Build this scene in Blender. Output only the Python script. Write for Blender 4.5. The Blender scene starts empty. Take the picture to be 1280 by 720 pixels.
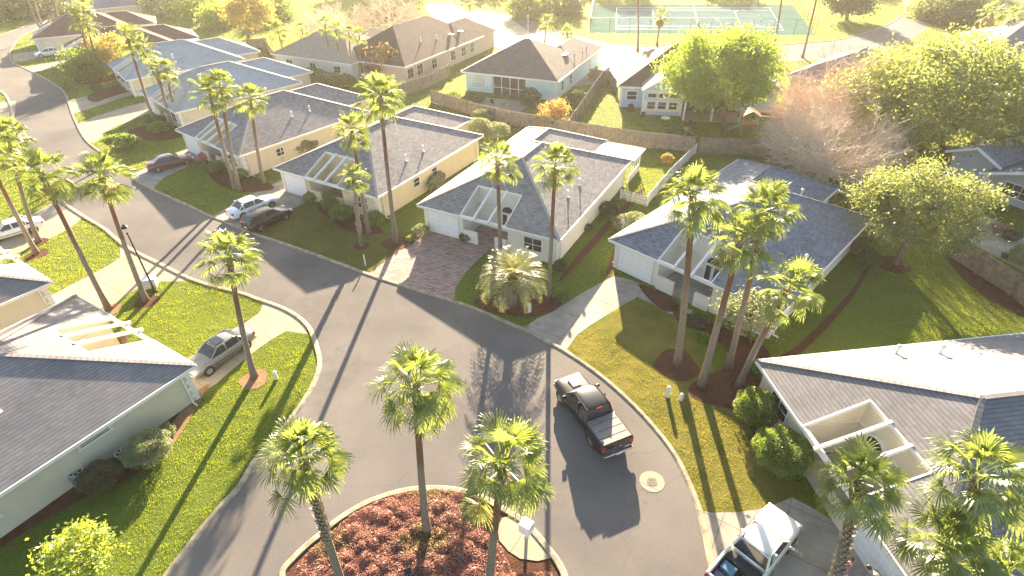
import bpy, bmesh, math, random
import numpy as np
from mathutils import Vector, Matrix
R_ = math.radians
random.seed(7); rng = np.random.default_rng(11)
C = bpy.context.scene.collection
S = bpy.context.scene

# ------------------------------------------------------------------ camera, sky, sun, exposure
F_PX, PITCH, ROLL, CAM_H = 700.0, R_(35.7), R_(-1.0), 26.0
SUN_EL, SUN_AZ = R_(15.8), R_(4.0)          # azimuth from +Y towards +X
ct, st, cr, sr = math.cos(PITCH), math.sin(PITCH), math.cos(ROLL), math.sin(ROLL)
AX, AY, AF = Vector((1, 0, 0)), Vector((0, st, ct)), Vector((0, ct, -st))
CR, CU = AX * cr + AY * sr, AY * cr - AX * sr
cam = bpy.data.objects.new('camera', bpy.data.cameras.new('camera')); C.objects.link(cam)
cam.matrix_world = Matrix(((CR.x, CU.x, -AF.x, 0), (CR.y, CU.y, -AF.y, 0), (CR.z, CU.z, -AF.z, CAM_H), (0, 0, 0, 1)))
cam.data.sensor_width = 36; cam.data.lens = 36 * F_PX / 1280
cam.data.clip_start = .5; cam.data.clip_end = 3000
S.camera = cam
w = bpy.data.worlds.new('World'); S.world = w; w.use_nodes = True
nt = w.node_tree; bg = nt.nodes['Background']; sky = nt.nodes.new('ShaderNodeTexSky')
sky.sky_type = 'NISHITA'; sky.sun_disc = False; sky.sun_elevation = SUN_EL; sky.sun_rotation = SUN_AZ
sky.dust_density = 1.6; sky.air_density = 1.0
nt.links.new(sky.outputs[0], bg.inputs[0]); bg.inputs[1].default_value = 0.06
sl = bpy.data.lights.new('sun', 'SUN'); sl.energy = 5.0; sl.angle = R_(.5); sl.color = (1, .81, .58)
so = bpy.data.objects.new('sun', sl); C.objects.link(so)
sd = Vector((math.sin(SUN_AZ) * math.cos(SUN_EL), math.cos(SUN_AZ) * math.cos(SUN_EL), math.sin(SUN_EL)))
so.rotation_euler = sd.to_track_quat('Z', 'Y').to_euler(); so.location = (0, 100, 60)
S.view_settings.view_transform = 'Standard'; S.view_settings.look = 'None'
S.view_settings.gamma = 1; S.view_settings.use_curve_mapping = False
S.view_settings.exposure = 2.82
HAZE = 0.00027
S.render.engine = 'CYCLES'
S.cycles.volume_bounces = 0; S.cycles.max_bounces = 6; S.cycles.transmission_bounces = 4; S.cycles.diffuse_bounces = 3

def G(px, py, z=0.0):
    """point of the photograph (1280x720) -> place on the level plane z"""
    x, y = (px - 640) / F_PX, (360 - py) / F_PX
    d = CR * x + CU * y + AF
    t = (z - CAM_H) / d.z
    return Vector((d.x * t, d.y * t, z))
def P(p):
    v = Vector(p) - Vector((0, 0, CAM_H)); zc = v.dot(AF)
    return 640 + F_PX * v.dot(CR) / zc, 360 - F_PX * v.dot(CU) / zc
def rise(g, px, py, lo=.2, hi=22):
    """height above ground point g whose upright stands nearest the pixel; returns the point itself"""
    best = None
    for i in range(400):
        z = lo + (hi - lo) * i / 399
        q = G(px, py, z); e = (q.x - g.x) ** 2 + (q.y - g.y) ** 2
        if best is None or e < best[0]: best = (e, q)
    return best[1]

# ------------------------------------------------------------------ materials
MATS = {}
def nodes(name):
    m = bpy.data.materials.new(name); m.use_nodes = True
    return m, m.node_tree, m.node_tree.nodes, m.node_tree.links
def c4(c): return (c[0], c[1], c[2], 1)
def noise(N, L, scale, detail=4, coord='Object', rough=.6):
    tc = N.new('ShaderNodeTexCoord'); n = N.new('ShaderNodeTexNoise')
    n.inputs['Scale'].default_value = scale; n.inputs['Detail'].default_value = detail; n.inputs['Roughness'].default_value = rough
    if coord == 'World':
        g = N.new('ShaderNodeNewGeometry'); L.new(g.outputs['Position'], n.inputs['Vector'])
    else: L.new(tc.outputs[coord], n.inputs['Vector'])
    return n.outputs['Fac']
def ramp(N, L, fac, stops):
    r = N.new('ShaderNodeValToRGB'); e = r.color_ramp.elements
    while len(e) < len(stops): e.new(.5)
    for k, (p, c) in enumerate(stops): e[k].position = p; e[k].color = c4(c)
    L.new(fac, r.inputs[0]); return r.outputs[0]
def mixc(N, L, a, b, fac, mode='MIX'):
    m = N.new('ShaderNodeMix'); m.data_type = 'RGBA'; m.blend_type = mode
    for s, v in ((0, fac), (6, a), (7, b)):
        if hasattr(v, 'links'): L.new(v, m.inputs[s])
        elif isinstance(v, (int, float)): m.inputs[s].default_value = v
        else: m.inputs[s].default_value = c4(v)
    return m.outputs[2]
def maths(N, L, op, a, b=0.0):
    m = N.new('ShaderNodeMath'); m.operation = op
    for s, v in ((0, a), (1, b)):
        if hasattr(v, 'links'): L.new(v, m.inputs[s])
        else: m.inputs[s].default_value = v
    return m.outputs[0]
def bump(N, L, h, strength, dist=.02):
    b = N.new('ShaderNodeBump'); b.inputs['Strength'].default_value = strength; b.inputs['Distance'].default_value = dist
    L.new(h, b.inputs['Height']); return b.outputs[0]

def simple(name, col, rough=.6, metal=0, var=.18, scale=3, bmp=.0, coat=0, spec=.5):
    if name in MATS: return MATS[name]
    m, T, N, L = nodes(name); b = N['Principled BSDF']
    f = noise(N, L, scale)
    lo = tuple(max(0, x * (1 - var)) for x in col); hi = tuple(min(1, x * (1 + var)) for x in col)
    L.new(ramp(N, L, f, [(.3, lo), (.7, hi)]), b.inputs['Base Color'])
    b.inputs['Roughness'].default_value = rough; b.inputs['Metallic'].default_value = metal
    b.inputs['Coat Weight'].default_value = coat; b.inputs['Coat Roughness'].default_value = .06
    b.inputs['Specular IOR Level'].default_value = spec
    if bmp: L.new(bump(N, L, noise(N, L, scale * 12), bmp), b.inputs['Normal'])
    MATS[name] = m; return m
def ground_mat(name, stops, s1, s2, rough=.9, bmp=.4, spec=.3, fine=.25, dist=.02, stain=None):
    m, T, N, L = nodes(name); b = N['Principled BSDF']
    a = noise(N, L, s1, 5, 'World'); f = noise(N, L, s2, 3, 'World')
    col = ramp(N, L, a, stops)
    k = maths(N, L, 'MULTIPLY_ADD', f, fine * 2); 
    k.node.inputs[2].default_value = 1 - fine
    cc = N.new('ShaderNodeCombineColor')
    for i in range(3): L.new(k, cc.inputs[i])
    col = mixc(N, L, col, cc.outputs[0], 1.0, 'MULTIPLY')
    if stain:
        q = noise(N, L, stain[1], 6, 'World', .7)
        q = ramp(N, L, q, [(.52, (0, 0, 0)), (.68, (1, 1, 1))])
        col = mixc(N, L, col, stain[0], q)
        
    if name == 'asphalt':        # hairline cracks, patched strips, drips
        gp = N.new('ShaderNodeNewGeometry'); wob = N.new('ShaderNodeTexNoise'); wob.inputs['Scale'].default_value = .6; wob.inputs['Detail'].default_value = 5
        L.new(gp.outputs['Position'], wob.inputs['Vector'])
        off = N.new('ShaderNodeVectorMath'); off.operation = 'MULTIPLY_ADD'; off.inputs[1].default_value = (2.2, 2.2, 0)
        L.new(wob.outputs['Color'], off.inputs[0]); L.new(gp.outputs['Position'], off.inputs[2])
        vo = N.new('ShaderNodeTexVoronoi'); vo.feature = 'DISTANCE_TO_EDGE'; vo.inputs['Scale'].default_value = .13; L.new(off.outputs[0], vo.inputs['Vector'])
        ck = ramp(N, L, vo.outputs['Distance'], [(.0, (.6, .59, .58)), (.005, (1, 1, 1))]); col = mixc(N, L, col, ck, .45, 'MULTIPLY')
        vd = N.new('ShaderNodeTexVoronoi'); vd.inputs['Scale'].default_value = .75; L.new(gp.outputs['Position'], vd.inputs['Vector'])
        dr_ = ramp(N, L, vd.outputs['Distance'], [(.05, (.72, .71, .70)), (.13, (1, 1, 1))]); col = mixc(N, L, col, dr_, .55, 'MULTIPLY')
        big = ramp(N, L, noise(N, L, .05, 3, 'World'), [(.42, (.86, .86, .88)), (.6, (1.06, 1.05, 1.03))]); col = mixc(N, L, col, big, 1.0, 'MULTIPLY')
    if 'concrete' in name and name != 'kerb_concrete':   # sawn joints of the slabs
        gp = N.new('ShaderNodeNewGeometry'); mp = N.new('ShaderNodeMapping'); mp.inputs['Rotation'].default_value[2] = R_(33); L.new(gp.outputs['Position'], mp.inputs[0])
        br = N.new('ShaderNodeTexBrick'); br.offset = 0; L.new(mp.outputs[0], br.inputs[0]); br.inputs['Scale'].default_value = 1; br.inputs['Brick Width'].default_value = 2.7; br.inputs['Row Height'].default_value = 2.7; br.inputs['Mortar Size'].default_value = .022
        br.inputs['Color1'].default_value = (1, 1, 1, 1); br.inputs['Color2'].default_value = (.93, .93, .92, 1); br.inputs['Mortar'].default_value = (.5, .48, .45, 1); col = mixc(N, L, col, br.outputs[0], 1.0, 'MULTIPLY')
    if name == 'kerb_concrete':  # weathered blotches along the kerb
        bl = ramp(N, L, noise(N, L, 1.7, 5, 'World', .75), [(.38, (.62, .60, .57)), (.58, (1.08, 1.06, 1.03))]); col = mixc(N, L, col, bl, 1.0, 'MULTIPLY')
    L.new(col, b.inputs['Base Color']); b.inputs['Roughness'].default_value = rough
    b.inputs['Specular IOR Level'].default_value = spec
    L.new(bump(N, L, f, bmp, dist), b.inputs['Normal'])
    return m
def leaf_mat(name, c1, c2, trans=.5, scale=1.2, tcol=None, rough=.5, gloss=.06):
    m, T, N, L = nodes(name); out = N['Material Output']; N.remove(N['Principled BSDF'])
    f = noise(N, L, scale, 3); col = ramp(N, L, f, [(.32, c1), (.68, c2)])
    d = N.new('ShaderNodeBsdfDiffuse'); t = N.new('ShaderNodeBsdfTranslucent'); g = N.new('ShaderNodeBsdfGlossy')
    g.inputs['Roughness'].default_value = rough; g.inputs['Color'].default_value = (1, 1, 1, 1)
    L.new(col, d.inputs['Color'])
    tc = tcol or tuple(min(1, 1.5 * x + .01) for x in c2)
    t1 = tuple(x * .75 for x in tc)
    L.new(ramp(N, L, f, [(.3, t1), (.7, tc)]), t.inputs['Color'])
    x = N.new('ShaderNodeMixShader'); x.inputs[0].default_value = trans
    L.new(d.outputs[0], x.inputs[1]); L.new(t.outputs[0], x.inputs[2])
    y = N.new('ShaderNodeMixShader'); y.inputs[0].default_value = gloss
    L.new(x.outputs[0], y.inputs[1]); L.new(g.outputs[0], y.inputs[2])
    L.new(y.outputs[0], out.inputs[0]); return m
def shingle(name, col, var=.22, warm=None, step=.066, dark=.8):
    m, T, N, L = nodes(name); b = N['Principled BSDF']
    tc = N.new('ShaderNodeTexCoord'); sp = N.new('ShaderNodeSeparateXYZ'); L.new(tc.outputs['Object'], sp.inputs[0])
    z = maths(N, L, 'MULTIPLY', sp.outputs[2], 1 / step)
    fr = maths(N, L, 'FRACT', z); row = maths(N, L, 'FLOOR', z)
    # tabs: random tone for each row and 0.33 m step
    xx = maths(N, L, 'MULTIPLY', sp.outputs[0], 3.1); yy = maths(N, L, 'MULTIPLY', sp.outputs[1], 3.1)
    cx = maths(N, L, 'FLOOR', maths(N, L, 'ADD', xx, maths(N, L, 'MULTIPLY', row, .37)))
    cy = maths(N, L, 'FLOOR', maths(N, L, 'ADD', yy, maths(N, L, 'MULTIPLY', row, .37)))
    cv = N.new('ShaderNodeCombineXYZ'); L.new(cx, cv.inputs[0]); L.new(cy, cv.inputs[1]); L.new(row, cv.inputs[2])
    wn = N.new('ShaderNodeTexWhiteNoise'); L.new(cv.outputs[0], wn.inputs['Vector'])
    lo = tuple(x * (1 - var) for x in col); hi = tuple(x * (1 + var) for x in (warm or col))
    base = ramp(N, L, wn.outputs['Value'], [(0, lo), (1, hi)])
    weather = ramp(N, L, noise(N, L, .35, 5), [(.3, (.82, .82, .84)), (.7, (1.12, 1.1, 1.07))])
    base = mixc(N, L, base, weather, 1.0, 'MULTIPLY')
    grain = ramp(N, L, noise(N, L, 26, 2), [(.25, (.86, .86, .86)), (.75, (1.12, 1.12, 1.12))])
    base = mixc(N, L, base, grain, 1.0, 'MULTIPLY')
    line = ramp(N, L, fr, [(0, (.4, .4, .4)), (.3, (1, 1, 1))])
    base = mixc(N, L, base, line, dark, 'MULTIPLY')
    L.new(base, b.inputs['Base Color']); b.inputs['Roughness'].default_value = .85
    b.inputs['Specular IOR Level'].default_value = .1
    inv = maths(N, L, 'SUBTRACT', 1.0, fr)
    L.new(bump(N, L, inv, .5, .02), b.inputs['Normal'])
    return m
def glassm(name, col=(.02, .025, .03), rough=.06):
    if name in MATS: return MATS[name]
    m, T, N, L = nodes(name); b = N['Principled BSDF']
    f = noise(N, L, 2)
    L.new(ramp(N, L, f, [(.3, col), (.7, tuple(x * 1.8 for x in col))]), b.inputs['Base Color'])
    b.inputs['Roughness'].default_value = rough; b.inputs['Specular IOR Level'].default_value = .7
    MATS[name] = m; return m
def paint(name, col, flake=0, rough=.28):
    if name in MATS: return MATS[name]
    m = simple(name, col, rough, flake, .06, 1.5, coat=.55 if sum(col) < .05 else 1.0); return m

M_GRASSBASE = ground_mat('lawn_soil', [(.25, (.06, .09, .014)), (.5, (.095, .135, .022)), (.75, (.13, .145, .035))], .16, 9, .95, .8, .1, .45, .05)
M_ASPHALT = ground_mat('asphalt', [(.3, (.122, .112, .103)), (.55, (.162, .148, .135)), (.8, (.205, .185, .167))], .13, 20, .9, .5, .16, .42, .02, stain=((.105, .10, .096), .09))
M_CONC = ground_mat('concrete', [(.3, (.27, .23, .165)), (.6, (.36, .305, .215)), (.8, (.42, .355, .25))], .5, 18, .85, .2, .3, .12, .01, stain=((.30, .275, .235), .35))
M_CONC_DIRTY = ground_mat('weathered_concrete', [(.3, (.20, .185, .16)), (.5, (.31, .285, .24)), (.75, (.40, .36, .30))], .45, 14, .85, .2, .3, .18, .01, stain=((.19, .18, .165), .5))
M_KERB = ground_mat('kerb_concrete', [(.3, (.27, .235, .17)), (.7, (.40, .35, .25))], 1.2, 16, .85, .2, .3, .15, .01)
M_MULCH = ground_mat('mulch', [(.3, (.06, .028, .018)), (.6, (.11, .05, .032)), (.8, (.165, .08, .05))], 2.2, 14, .95, 1.0, .1, .5, .05)
M_DRYSOIL = ground_mat('pine_straw', [(.3, (.20, .12, .065)), (.7, (.32, .20, .11))], 2.2, 14, .95, 1.0, .1, .4, .05)
M_COURT = ground_mat('court_green', [(.3, (.07, .14, .115)), (.7, (.10, .175, .145))], .3, 12, 1.0, .1, .0, .1, .01)
M_COURT2 = ground_mat('court_blue', [(.3, (.085, .15, .16)), (.7, (.115, .19, .19))], .3, 12, 1.0, .1, .0, .1, .01)

def paver_mat():
    m, T, N, L = nodes('brick_pavers'); b = N['Principled BSDF']
    g = N.new('ShaderNodeNewGeometry'); mp = N.new('ShaderNodeMapping'); mp.inputs['Rotation'].default_value[2] = R_(-30 + 45)
    L.new(g.outputs['Position'], mp.inputs[0]); br = N.new('ShaderNodeTexBrick'); L.new(mp.outputs[0], br.inputs[0])
    br.inputs['Scale'].default_value = 1.0; br.inputs['Brick Width'].default_value = .42; br.inputs['Row Height'].default_value = .2
    br.inputs['Mortar Size'].default_value = .018; br.inputs['Color1'].default_value = (.25, .155, .125, 1); br.inputs['Color2'].default_value = (.40, .29, .25, 1)
    br.inputs['Mortar'].default_value = (.10, .075, .06, 1); br.inputs['Bias'].default_value = 0
    wv = ramp(N, L, noise(N, L, .7, 4, 'World'), [(.3, (.8, .8, .8)), (.7, (1.15, 1.12, 1.1))])
    L.new(mixc(N, L, br.outputs[0], wv, 1.0, 'MULTIPLY'), b.inputs['Base Color']); b.inputs['Roughness'].default_value = .85
    L.new(bump(N, L, br.outputs[1], -.4, .01), b.inputs['Normal']); return m
M_PAVER = paver_mat()
M_WHITE = simple('white_trim', (.72, .70, .66), .5, var=.05)
M_WALL_CREAM = simple('cream_stucco', (.60, .54, .42), .85, var=.06, scale=1.2, bmp=.12)
M_WALL_YELLOW = simple('yellow_stucco', (.62, .52, .33), .85, var=.06, scale=1.2, bmp=.12)
M_WALL_WHITE = simple('white_stucco', (.68, .64, .56), .85, var=.05, scale=1.2, bmp=.12)
M_WALL_SAGE = simple('grey_green_stucco', (.56, .51, .39), .85, var=.06, scale=1.2, bmp=.12)
M_WALL_PEACH = simple('peach_stucco', (.60, .42, .31), .85, var=.06, scale=1.2, bmp=.12)
M_WALL_AQUA = simple('aqua_siding', (.50, .64, .63), .75, var=.05, scale=1.2)
M_WALL_BLUE = simple('pale_blue_siding', (.42, .55, .66), .75, var=.05, scale=1.2)
M_WALL_GREY = simple('blue_grey_siding', (.38, .41, .45), .75, var=.05, scale=1.2)
M_GLASS = glassm('window_glass')
M_SCREEN = simple('dark_screen', (.035, .033, .03), .8, var=.3)
M_METAL = simple('vent_metal', (.55, .55, .54), .45, .6, .1)
M_BLACK = simple('black_metal', (.02, .02, .022), .45, .3, .2)
M_RUBBER = simple('tyre_rubber', (.018, .018, .018), .85, 0, .2)
M_CHROME = simple('chrome', (.75, .75, .75), .15, 1, .05)
M_RIM = simple('alloy', (.5, .5, .5), .3, .9, .05)
M_WOOD = simple('weathered_wood', (.26, .205, .155), .85, 0, .35, 2.5, bmp=.3)
M_WOOD_NEW = simple('tan_wood', (.40, .28, .15), .85, 0, .25, 2.5, bmp=.3)
M_BARK = simple('bark', (.16, .115, .08), .95, 0, .35, 5, bmp=.6)
M_BARK_GREY = simple('grey_bark', (.27, .235, .20), .95, 0, .3, 5, bmp=.6)

# ------------------------------------------------------------------ mesh helpers
def link(name, me, mat, parent=None, smooth=False):
    o = bpy.data.objects.new(name, me); C.objects.link(o)
    for m in (mat if isinstance(mat, (list, tuple)) else [mat]):
        me.materials.append(m)
    if smooth:
        for p in me.polygons: p.use_smooth = True
    if parent: o.parent = parent
    return o
def np_mesh(name, V, Fc, mat, parent=None, midx=None, smooth=False):
    V = np.asarray(V, np.float32).reshape(-1, 3); Fc = np.asarray(Fc, np.int32); k = Fc.shape[1]
    me = bpy.data.meshes.new(name); me.vertices.add(len(V)); me.vertices.foreach_set('co', V.ravel())
    me.loops.add(Fc.size); me.loops.foreach_set('vertex_index', Fc.ravel())
    me.polygons.add(len(Fc)); me.polygons.foreach_set('loop_start', np.arange(0, Fc.size, k, dtype=np.int32))
    me.polygons.foreach_set('loop_total', np.full(len(Fc), k, np.int32))
    if midx is not None: me.polygons.foreach_set('material_index', np.asarray(midx, np.int32))
    me.update(calc_edges=True); me.validate()
    return link(name, me, mat, parent, smooth)
class MB:
    def __init__(s): s.v, s.f, s.m = [], [], []
    def add(s, vs, fs, mi=0):
        o = len(s.v); s.v += [tuple(v) for v in vs]; s.f += [tuple(i + o for i in f) for f in fs]; s.m += [mi] * len(fs); return s
    def box(s, c, d, rz=0, mi=0, taper=1.0):
        hx, hy, hz = d[0] / 2, d[1] / 2, d[2] / 2; ca, sa = math.cos(rz), math.sin(rz); vs = []
        for z, k in ((-hz, 1), (hz, taper)):
            for x, y in ((-hx, -hy), (hx, -hy), (hx, hy), (-hx, hy)):
                x2, y2 = x * k, y * k; vs.append((c[0] + ca * x2 - sa * y2, c[1] + sa * x2 + ca * y2, c[2] + z))
        return s.add(vs, [(3, 2, 1, 0), (4, 5, 6, 7), (0, 1, 5, 4), (1, 2, 6, 5), (2, 3, 7, 6), (3, 0, 4, 7)], mi)
    def beam(s, a, b, wd, ht, mi=0, up=(0, 0, 1)):
        a, b, up = Vector(a), Vector(b), Vector(up); d = (b - a).normalized(); sx = d.cross(up)
        if sx.length < 1e-4: sx = d.cross(Vector((1, 0, 0)))
        sx.normalize(); uz = sx.cross(d); vs = []
        for p in (a, b):
            for x, y in ((-1, -1), (1, -1), (1, 1), (-1, 1)): vs.append(p + sx * x * wd / 2 + uz * y * ht / 2)
        return s.add(vs, [(3, 2, 1, 0), (4, 5, 6, 7), (0, 1, 5, 4), (1, 2, 6, 5), (2, 3, 7, 6), (3, 0, 4, 7)], mi)
    def tube(s, pts, rad, n=8, mi=0, cap=True):
        pts = [Vector(p) for p in pts]; o = len(s.v); k = len(pts)
        if not isinstance(rad, (list, tuple)): rad = [rad] * k
        for i, p in enumerate(pts):
            d = (pts[min(i + 1, k - 1)] - pts[max(i - 1, 0)]).normalized()
            a = d.cross(Vector((0, 0, 1))) if abs(d.z) < .95 else d.cross(Vector((1, 0, 0)))
            a.normalize(); b = d.cross(a)
            for j in range(n):
                t = 2 * math.pi * j / n; s.v.append(tuple(p + (a * math.cos(t) + b * math.sin(t)) * rad[i]))
        for i in range(k - 1):
            for j in range(n):
                s.f.append((o + i * n + j, o + i * n + (j + 1) % n, o + (i + 1) * n + (j + 1) % n, o + (i + 1) * n + j)); s.m.append(mi)
        if cap:
            s.f.append(tuple(o + j for j in reversed(range(n)))); s.f.append(tuple(o + (k - 1) * n + j for j in range(n))); s.m += [mi, mi]
        return s
    def lathe(s, c, prof, n=16, mi=0, axis='z'):
        o = len(s.v)
        for r, h in prof:
            for j in range(n):
                t = 2 * math.pi * j / n; x, y = r * math.cos(t), r * math.sin(t)
                s.v.append((c[0] + x, c[1] + y, c[2] + h) if axis == 'z' else (c[0] + x, c[1] + h, c[2] + y))
        for i in range(len(prof) - 1):
            for j in range(n):
                s.f.append((o + i * n + j, o + i * n + (j + 1) % n, o + (i + 1) * n + (j + 1) % n, o + (i + 1) * n + j)); s.m.append(mi)
        s.f.append(tuple(o + j for j in range(n))); s.f.append(tuple(o + (len(prof) - 1) * n + j for j in range(n))); s.m += [mi, mi]
        return s
    def prism(s, poly, z0, z1, mi=0):
        n = len(poly); vs = [(p[0], p[1], z0) for p in poly] + [(p[0], p[1], z1) for p in poly]
        return s.add(vs, [tuple(range(n, 2 * n)), tuple(reversed(range(n)))] + [(i, (i + 1) % n, n + (i + 1) % n, n + i) for i in range(n)], mi)
    def build(s, name, mat, parent=None, smooth=False, fix=True, bevel=0):
        me = bpy.data.meshes.new(name); me.from_pydata(s.v, [], s.f)
        me.polygons.foreach_set('material_index', s.m)
        if fix:
            bm = bmesh.new(); bm.from_mesh(me)
            bmesh.ops.recalc_face_normals(bm, faces=bm.faces); bm.to_mesh(me); bm.free()
        me.update()
        o = link(name, me, mat, parent, smooth)
        if bevel:
            b = o.modifiers.new('bevel', 'BEVEL'); b.width = bevel; b.segments = 2; b.limit_method = 'ANGLE'
        return o
def tag(o, label, cat, group=None, kind=None):
    if label: o['label'] = label
    if cat: o['category'] = cat
    if group: o['group'] = group
    if kind: o['kind'] = kind
    return o
def thing(name, loc, label, cat, rz=0, group=None):
    o = bpy.data.objects.new(name, None); C.objects.link(o); o.location = loc; o.rotation_euler = (0, 0, rz); o.empty_display_size = .3
    return tag(o, label, cat, group)
def smooth_line(pts, k=6, closed=False):
    out = []; n = len(pts)
    for i in range(n if closed else n - 1):
        p = [pts[(i + d) % n] if closed else pts[min(max(i + d, 0), n - 1)] for d in (-1, 0, 1, 2)]
        for j in range(k):
            t = j / k
            out.append(tuple(.5 * ((2 * p[1][a]) + (-p[0][a] + p[2][a]) * t + (2 * p[0][a] - 5 * p[1][a] + 4 * p[2][a] - p[3][a]) * t * t + (-p[0][a] + 3 * p[1][a] - 3 * p[2][a] + p[3][a]) * t ** 3) for a in (0, 1)))
    if not closed: out.append(tuple(pts[-1][:2]))
    return out
def gpts(px): return [tuple(G(*p)[:2]) for p in px]
EXCL = []     # areas without lawn
def sheet(name, pts, z, mat, excl=True, kind='structure'):
    me = bpy.data.meshes.new(name); bm = bmesh.new()
    vs = [bm.verts.new((p[0], p[1], z)) for p in pts]; f = bm.faces.new(vs); bm.normal_update()
    if f.normal.z < 0: f.normal_flip()
    bmesh.ops.triangulate(bm, faces=bm.faces[:], ngon_method='EAR_CLIP'); bm.to_mesh(me); bm.free()
    o = link(name, me, mat)
    if kind: o['kind'] = kind
    if excl: EXCL.append(np.array([(p[0], p[1]) for p in pts]))
    return o
def inside(X, Y, poly):
    r = np.zeros(len(X), bool); n = len(poly); j = n - 1
    for i in range(n):
        xi, yi = poly[i]; xj, yj = poly[j]
        if yi != yj:
            r ^= ((yi > Y) != (yj > Y)) & (X < (xj - xi) * (Y - yi) / (yj - yi) + xi)
        j = i
    return r
def ribbon(name, pts, wd, h, mat, closed=False):
    """kerb: low concrete strip with sloped faces following a line"""
    b = MB(); n = len(pts); sec = [(-wd / 2, 0), (-wd / 2 + .03, h), (wd / 2 - .10, h), (wd / 2, .012)]; V = []
    for i, p in enumerate(pts):
        a = Vector(pts[(i + 1) % n] if closed or i < n - 1 else pts[i]); c = Vector(pts[i - 1] if closed or i > 0 else pts[i])
        d = (a - c).normalized(); s = Vector((d.y, -d.x))
        for x, z in sec: V.append((p[0] + s.x * x, p[1] + s.y * x, z))
    Fs = []
    for i in range(n if closed else n - 1):
        j = (i + 1) % n
        for k in range(3): Fs.append((i * 4 + k, j * 4 + k, j * 4 + k + 1, i * 4 + k + 1))
    b.add(V, Fs); o = b.build(name, mat); o['kind'] = 'structure'; return o

# ------------------------------------------------------------------ ground, roads, drives
gm = MB(); gm.add([(-420, -60, 0), (420, -60, 0), (420, 420, 0), (-420, 420, 0)], [(0, 1, 2, 3)])
gm.build('ground', M_GRASSBASE)['kind'] = 'structure'
RE = [(110, -8), (72, 14), (47, 35), (25, 47), (15, 60), (12, 68), (16, 78), (32, 86), (50, 95), (67, 105), (80, 115), (86, 130), (92, 147), (107, 175), (132, 195), (155, 215), (175, 228), (197, 240), (237, 258), (262, 270), (295, 282), (320, 293), (370, 310), (420, 328), (465, 345), (515, 361), (570, 378), (605, 391), (640, 406), (660, 414), (690, 430), (712, 443), (740, 462), (765, 482), (795, 510), (822, 540), (842, 567), (857, 595), (872, 632), (881, 665), (888, 700), (893, 722), (902, 775)]
LE = [(-60, 100), (-20, 106), (0, 114), (8, 121), (13, 132), (16, 146), (22, 165), (32, 185), (45, 205), (58, 228), (75, 250), (105, 271), (130, 286), (157, 308), (200, 330), (232, 346), (260, 356), (300, 366), (322, 374), (346, 382), (368, 393), (385, 408), (394, 428), (399, 448), (398, 463), (391, 482), (380, 501), (368, 518), (355, 535), (320, 575), (300, 607), (275, 635), (250, 665), (212, 715), (170, 775)]
TE = [(-60, 62), (0, 44), (28, 34), (57, 19), (80, 4), (98, -10)]
re_, le_, te_ = smooth_line(gpts(RE)), smooth_line(gpts(LE)), smooth_line(gpts(TE))
sheet('road', re_ + [tuple(p) for p in reversed(le_)] + te_, .004, M_ASPHALT)
ribbon('kerb', re_, .34, .09, M_KERB); ribbon('kerb', list(reversed(le_)), .34, .09, M_KERB); ribbon('kerb', te_, .4, .08, M_KERB)
IS = [(352, 722), (370, 695), (402, 667), (427, 647), (460, 628), (495, 616), (525, 611), (557, 611), (585, 616), (612, 627), (640, 643), (655, 653), (671, 669), (687, 689), (699, 706), (706, 725), (700, 752), (660, 790), (560, 812), (440, 800), (370, 765)]
is_ = smooth_line(gpts(IS), 6, True)
ribbon('kerb', list(reversed(is_)), .36, .11, M_KERB, True)
sheet('island_bed', is_, .03, M_MULCH)
sheet('pavement_pad', gpts([(640, 645), (655, 655), (671, 671), (685, 689), (690, 698), (672, 702), (650, 699), (636, 690), (624, 676), (622, 660), (628, 648)]), .06, M_CONC, False)
M_STRAWSOIL = ground_mat('dormant_soil', [(.3, (.085, .10, .022)), (.5, (.14, .135, .035)), (.7, (.18, .16, .05))], .5, 9, .95, .8, .05, .4, .05)
M_OLIVESOIL = ground_mat('olive_soil', [(.3, (.075, .085, .022)), (.55, (.11, .11, .033)), (.8, (.14, .125, .045))], .4, 9, .95, .8, .05, .4, .05)
STRAW = gpts([(708, 440), (724, 418), (790, 378), (840, 395), (870, 430), (900, 470), (940, 520), (990, 600), (1005, 630), (985, 655), (885, 655), (850, 580), (790, 500)])
OLIVE = gpts([(300, 290), (330, 272), (400, 250), (480, 290), (540, 290), (470, 350), (400, 325)])
sheet('dormant_lawn', STRAW, .002, M_STRAWSOIL, False); sheet('olive_lawn', OLIVE, .002, M_OLIVESOIL, False)
# far street and court
fs_u = smooth_line(gpts([(560, 5), (600, 14), (640, 20), (680, 33), (742, 51), (780, 56), (810, 58), (870, 61), (920, 60), (960, 57), (1027, 52), (1060, 47), (1100, 35), (1122, 23), (1132, 12), (1126, -6)]))
fs_l = smooth_line(gpts([(1185, -8), (1172, 18), (1150, 42), (1115, 60), (1070, 70), (1000, 76), (950, 77), (880, 78), (800, 77), (740, 78), (700, 72), (660, 66), (620, 58), (580, 46), (545, 26), (530, 5)]))
sheet('street', fs_u + fs_l, .004, M_ASPHALT)
ribbon('kerb', list(reversed(fs_u)), .4, .08, M_KERB)
sheet('driveway', gpts([(540, 44), (556, 20), (590, 16), (640, 24), (668, 45), (690, 52), (690, 66), (640, 66), (590, 48)]), .012, M_CONC)
sheet('driveway', gpts([(690, 92), (745, 95), (757, 64), (792, 66), (804, 74), (762, 104), (715, 108)]), .012, M_CONC)
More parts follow.
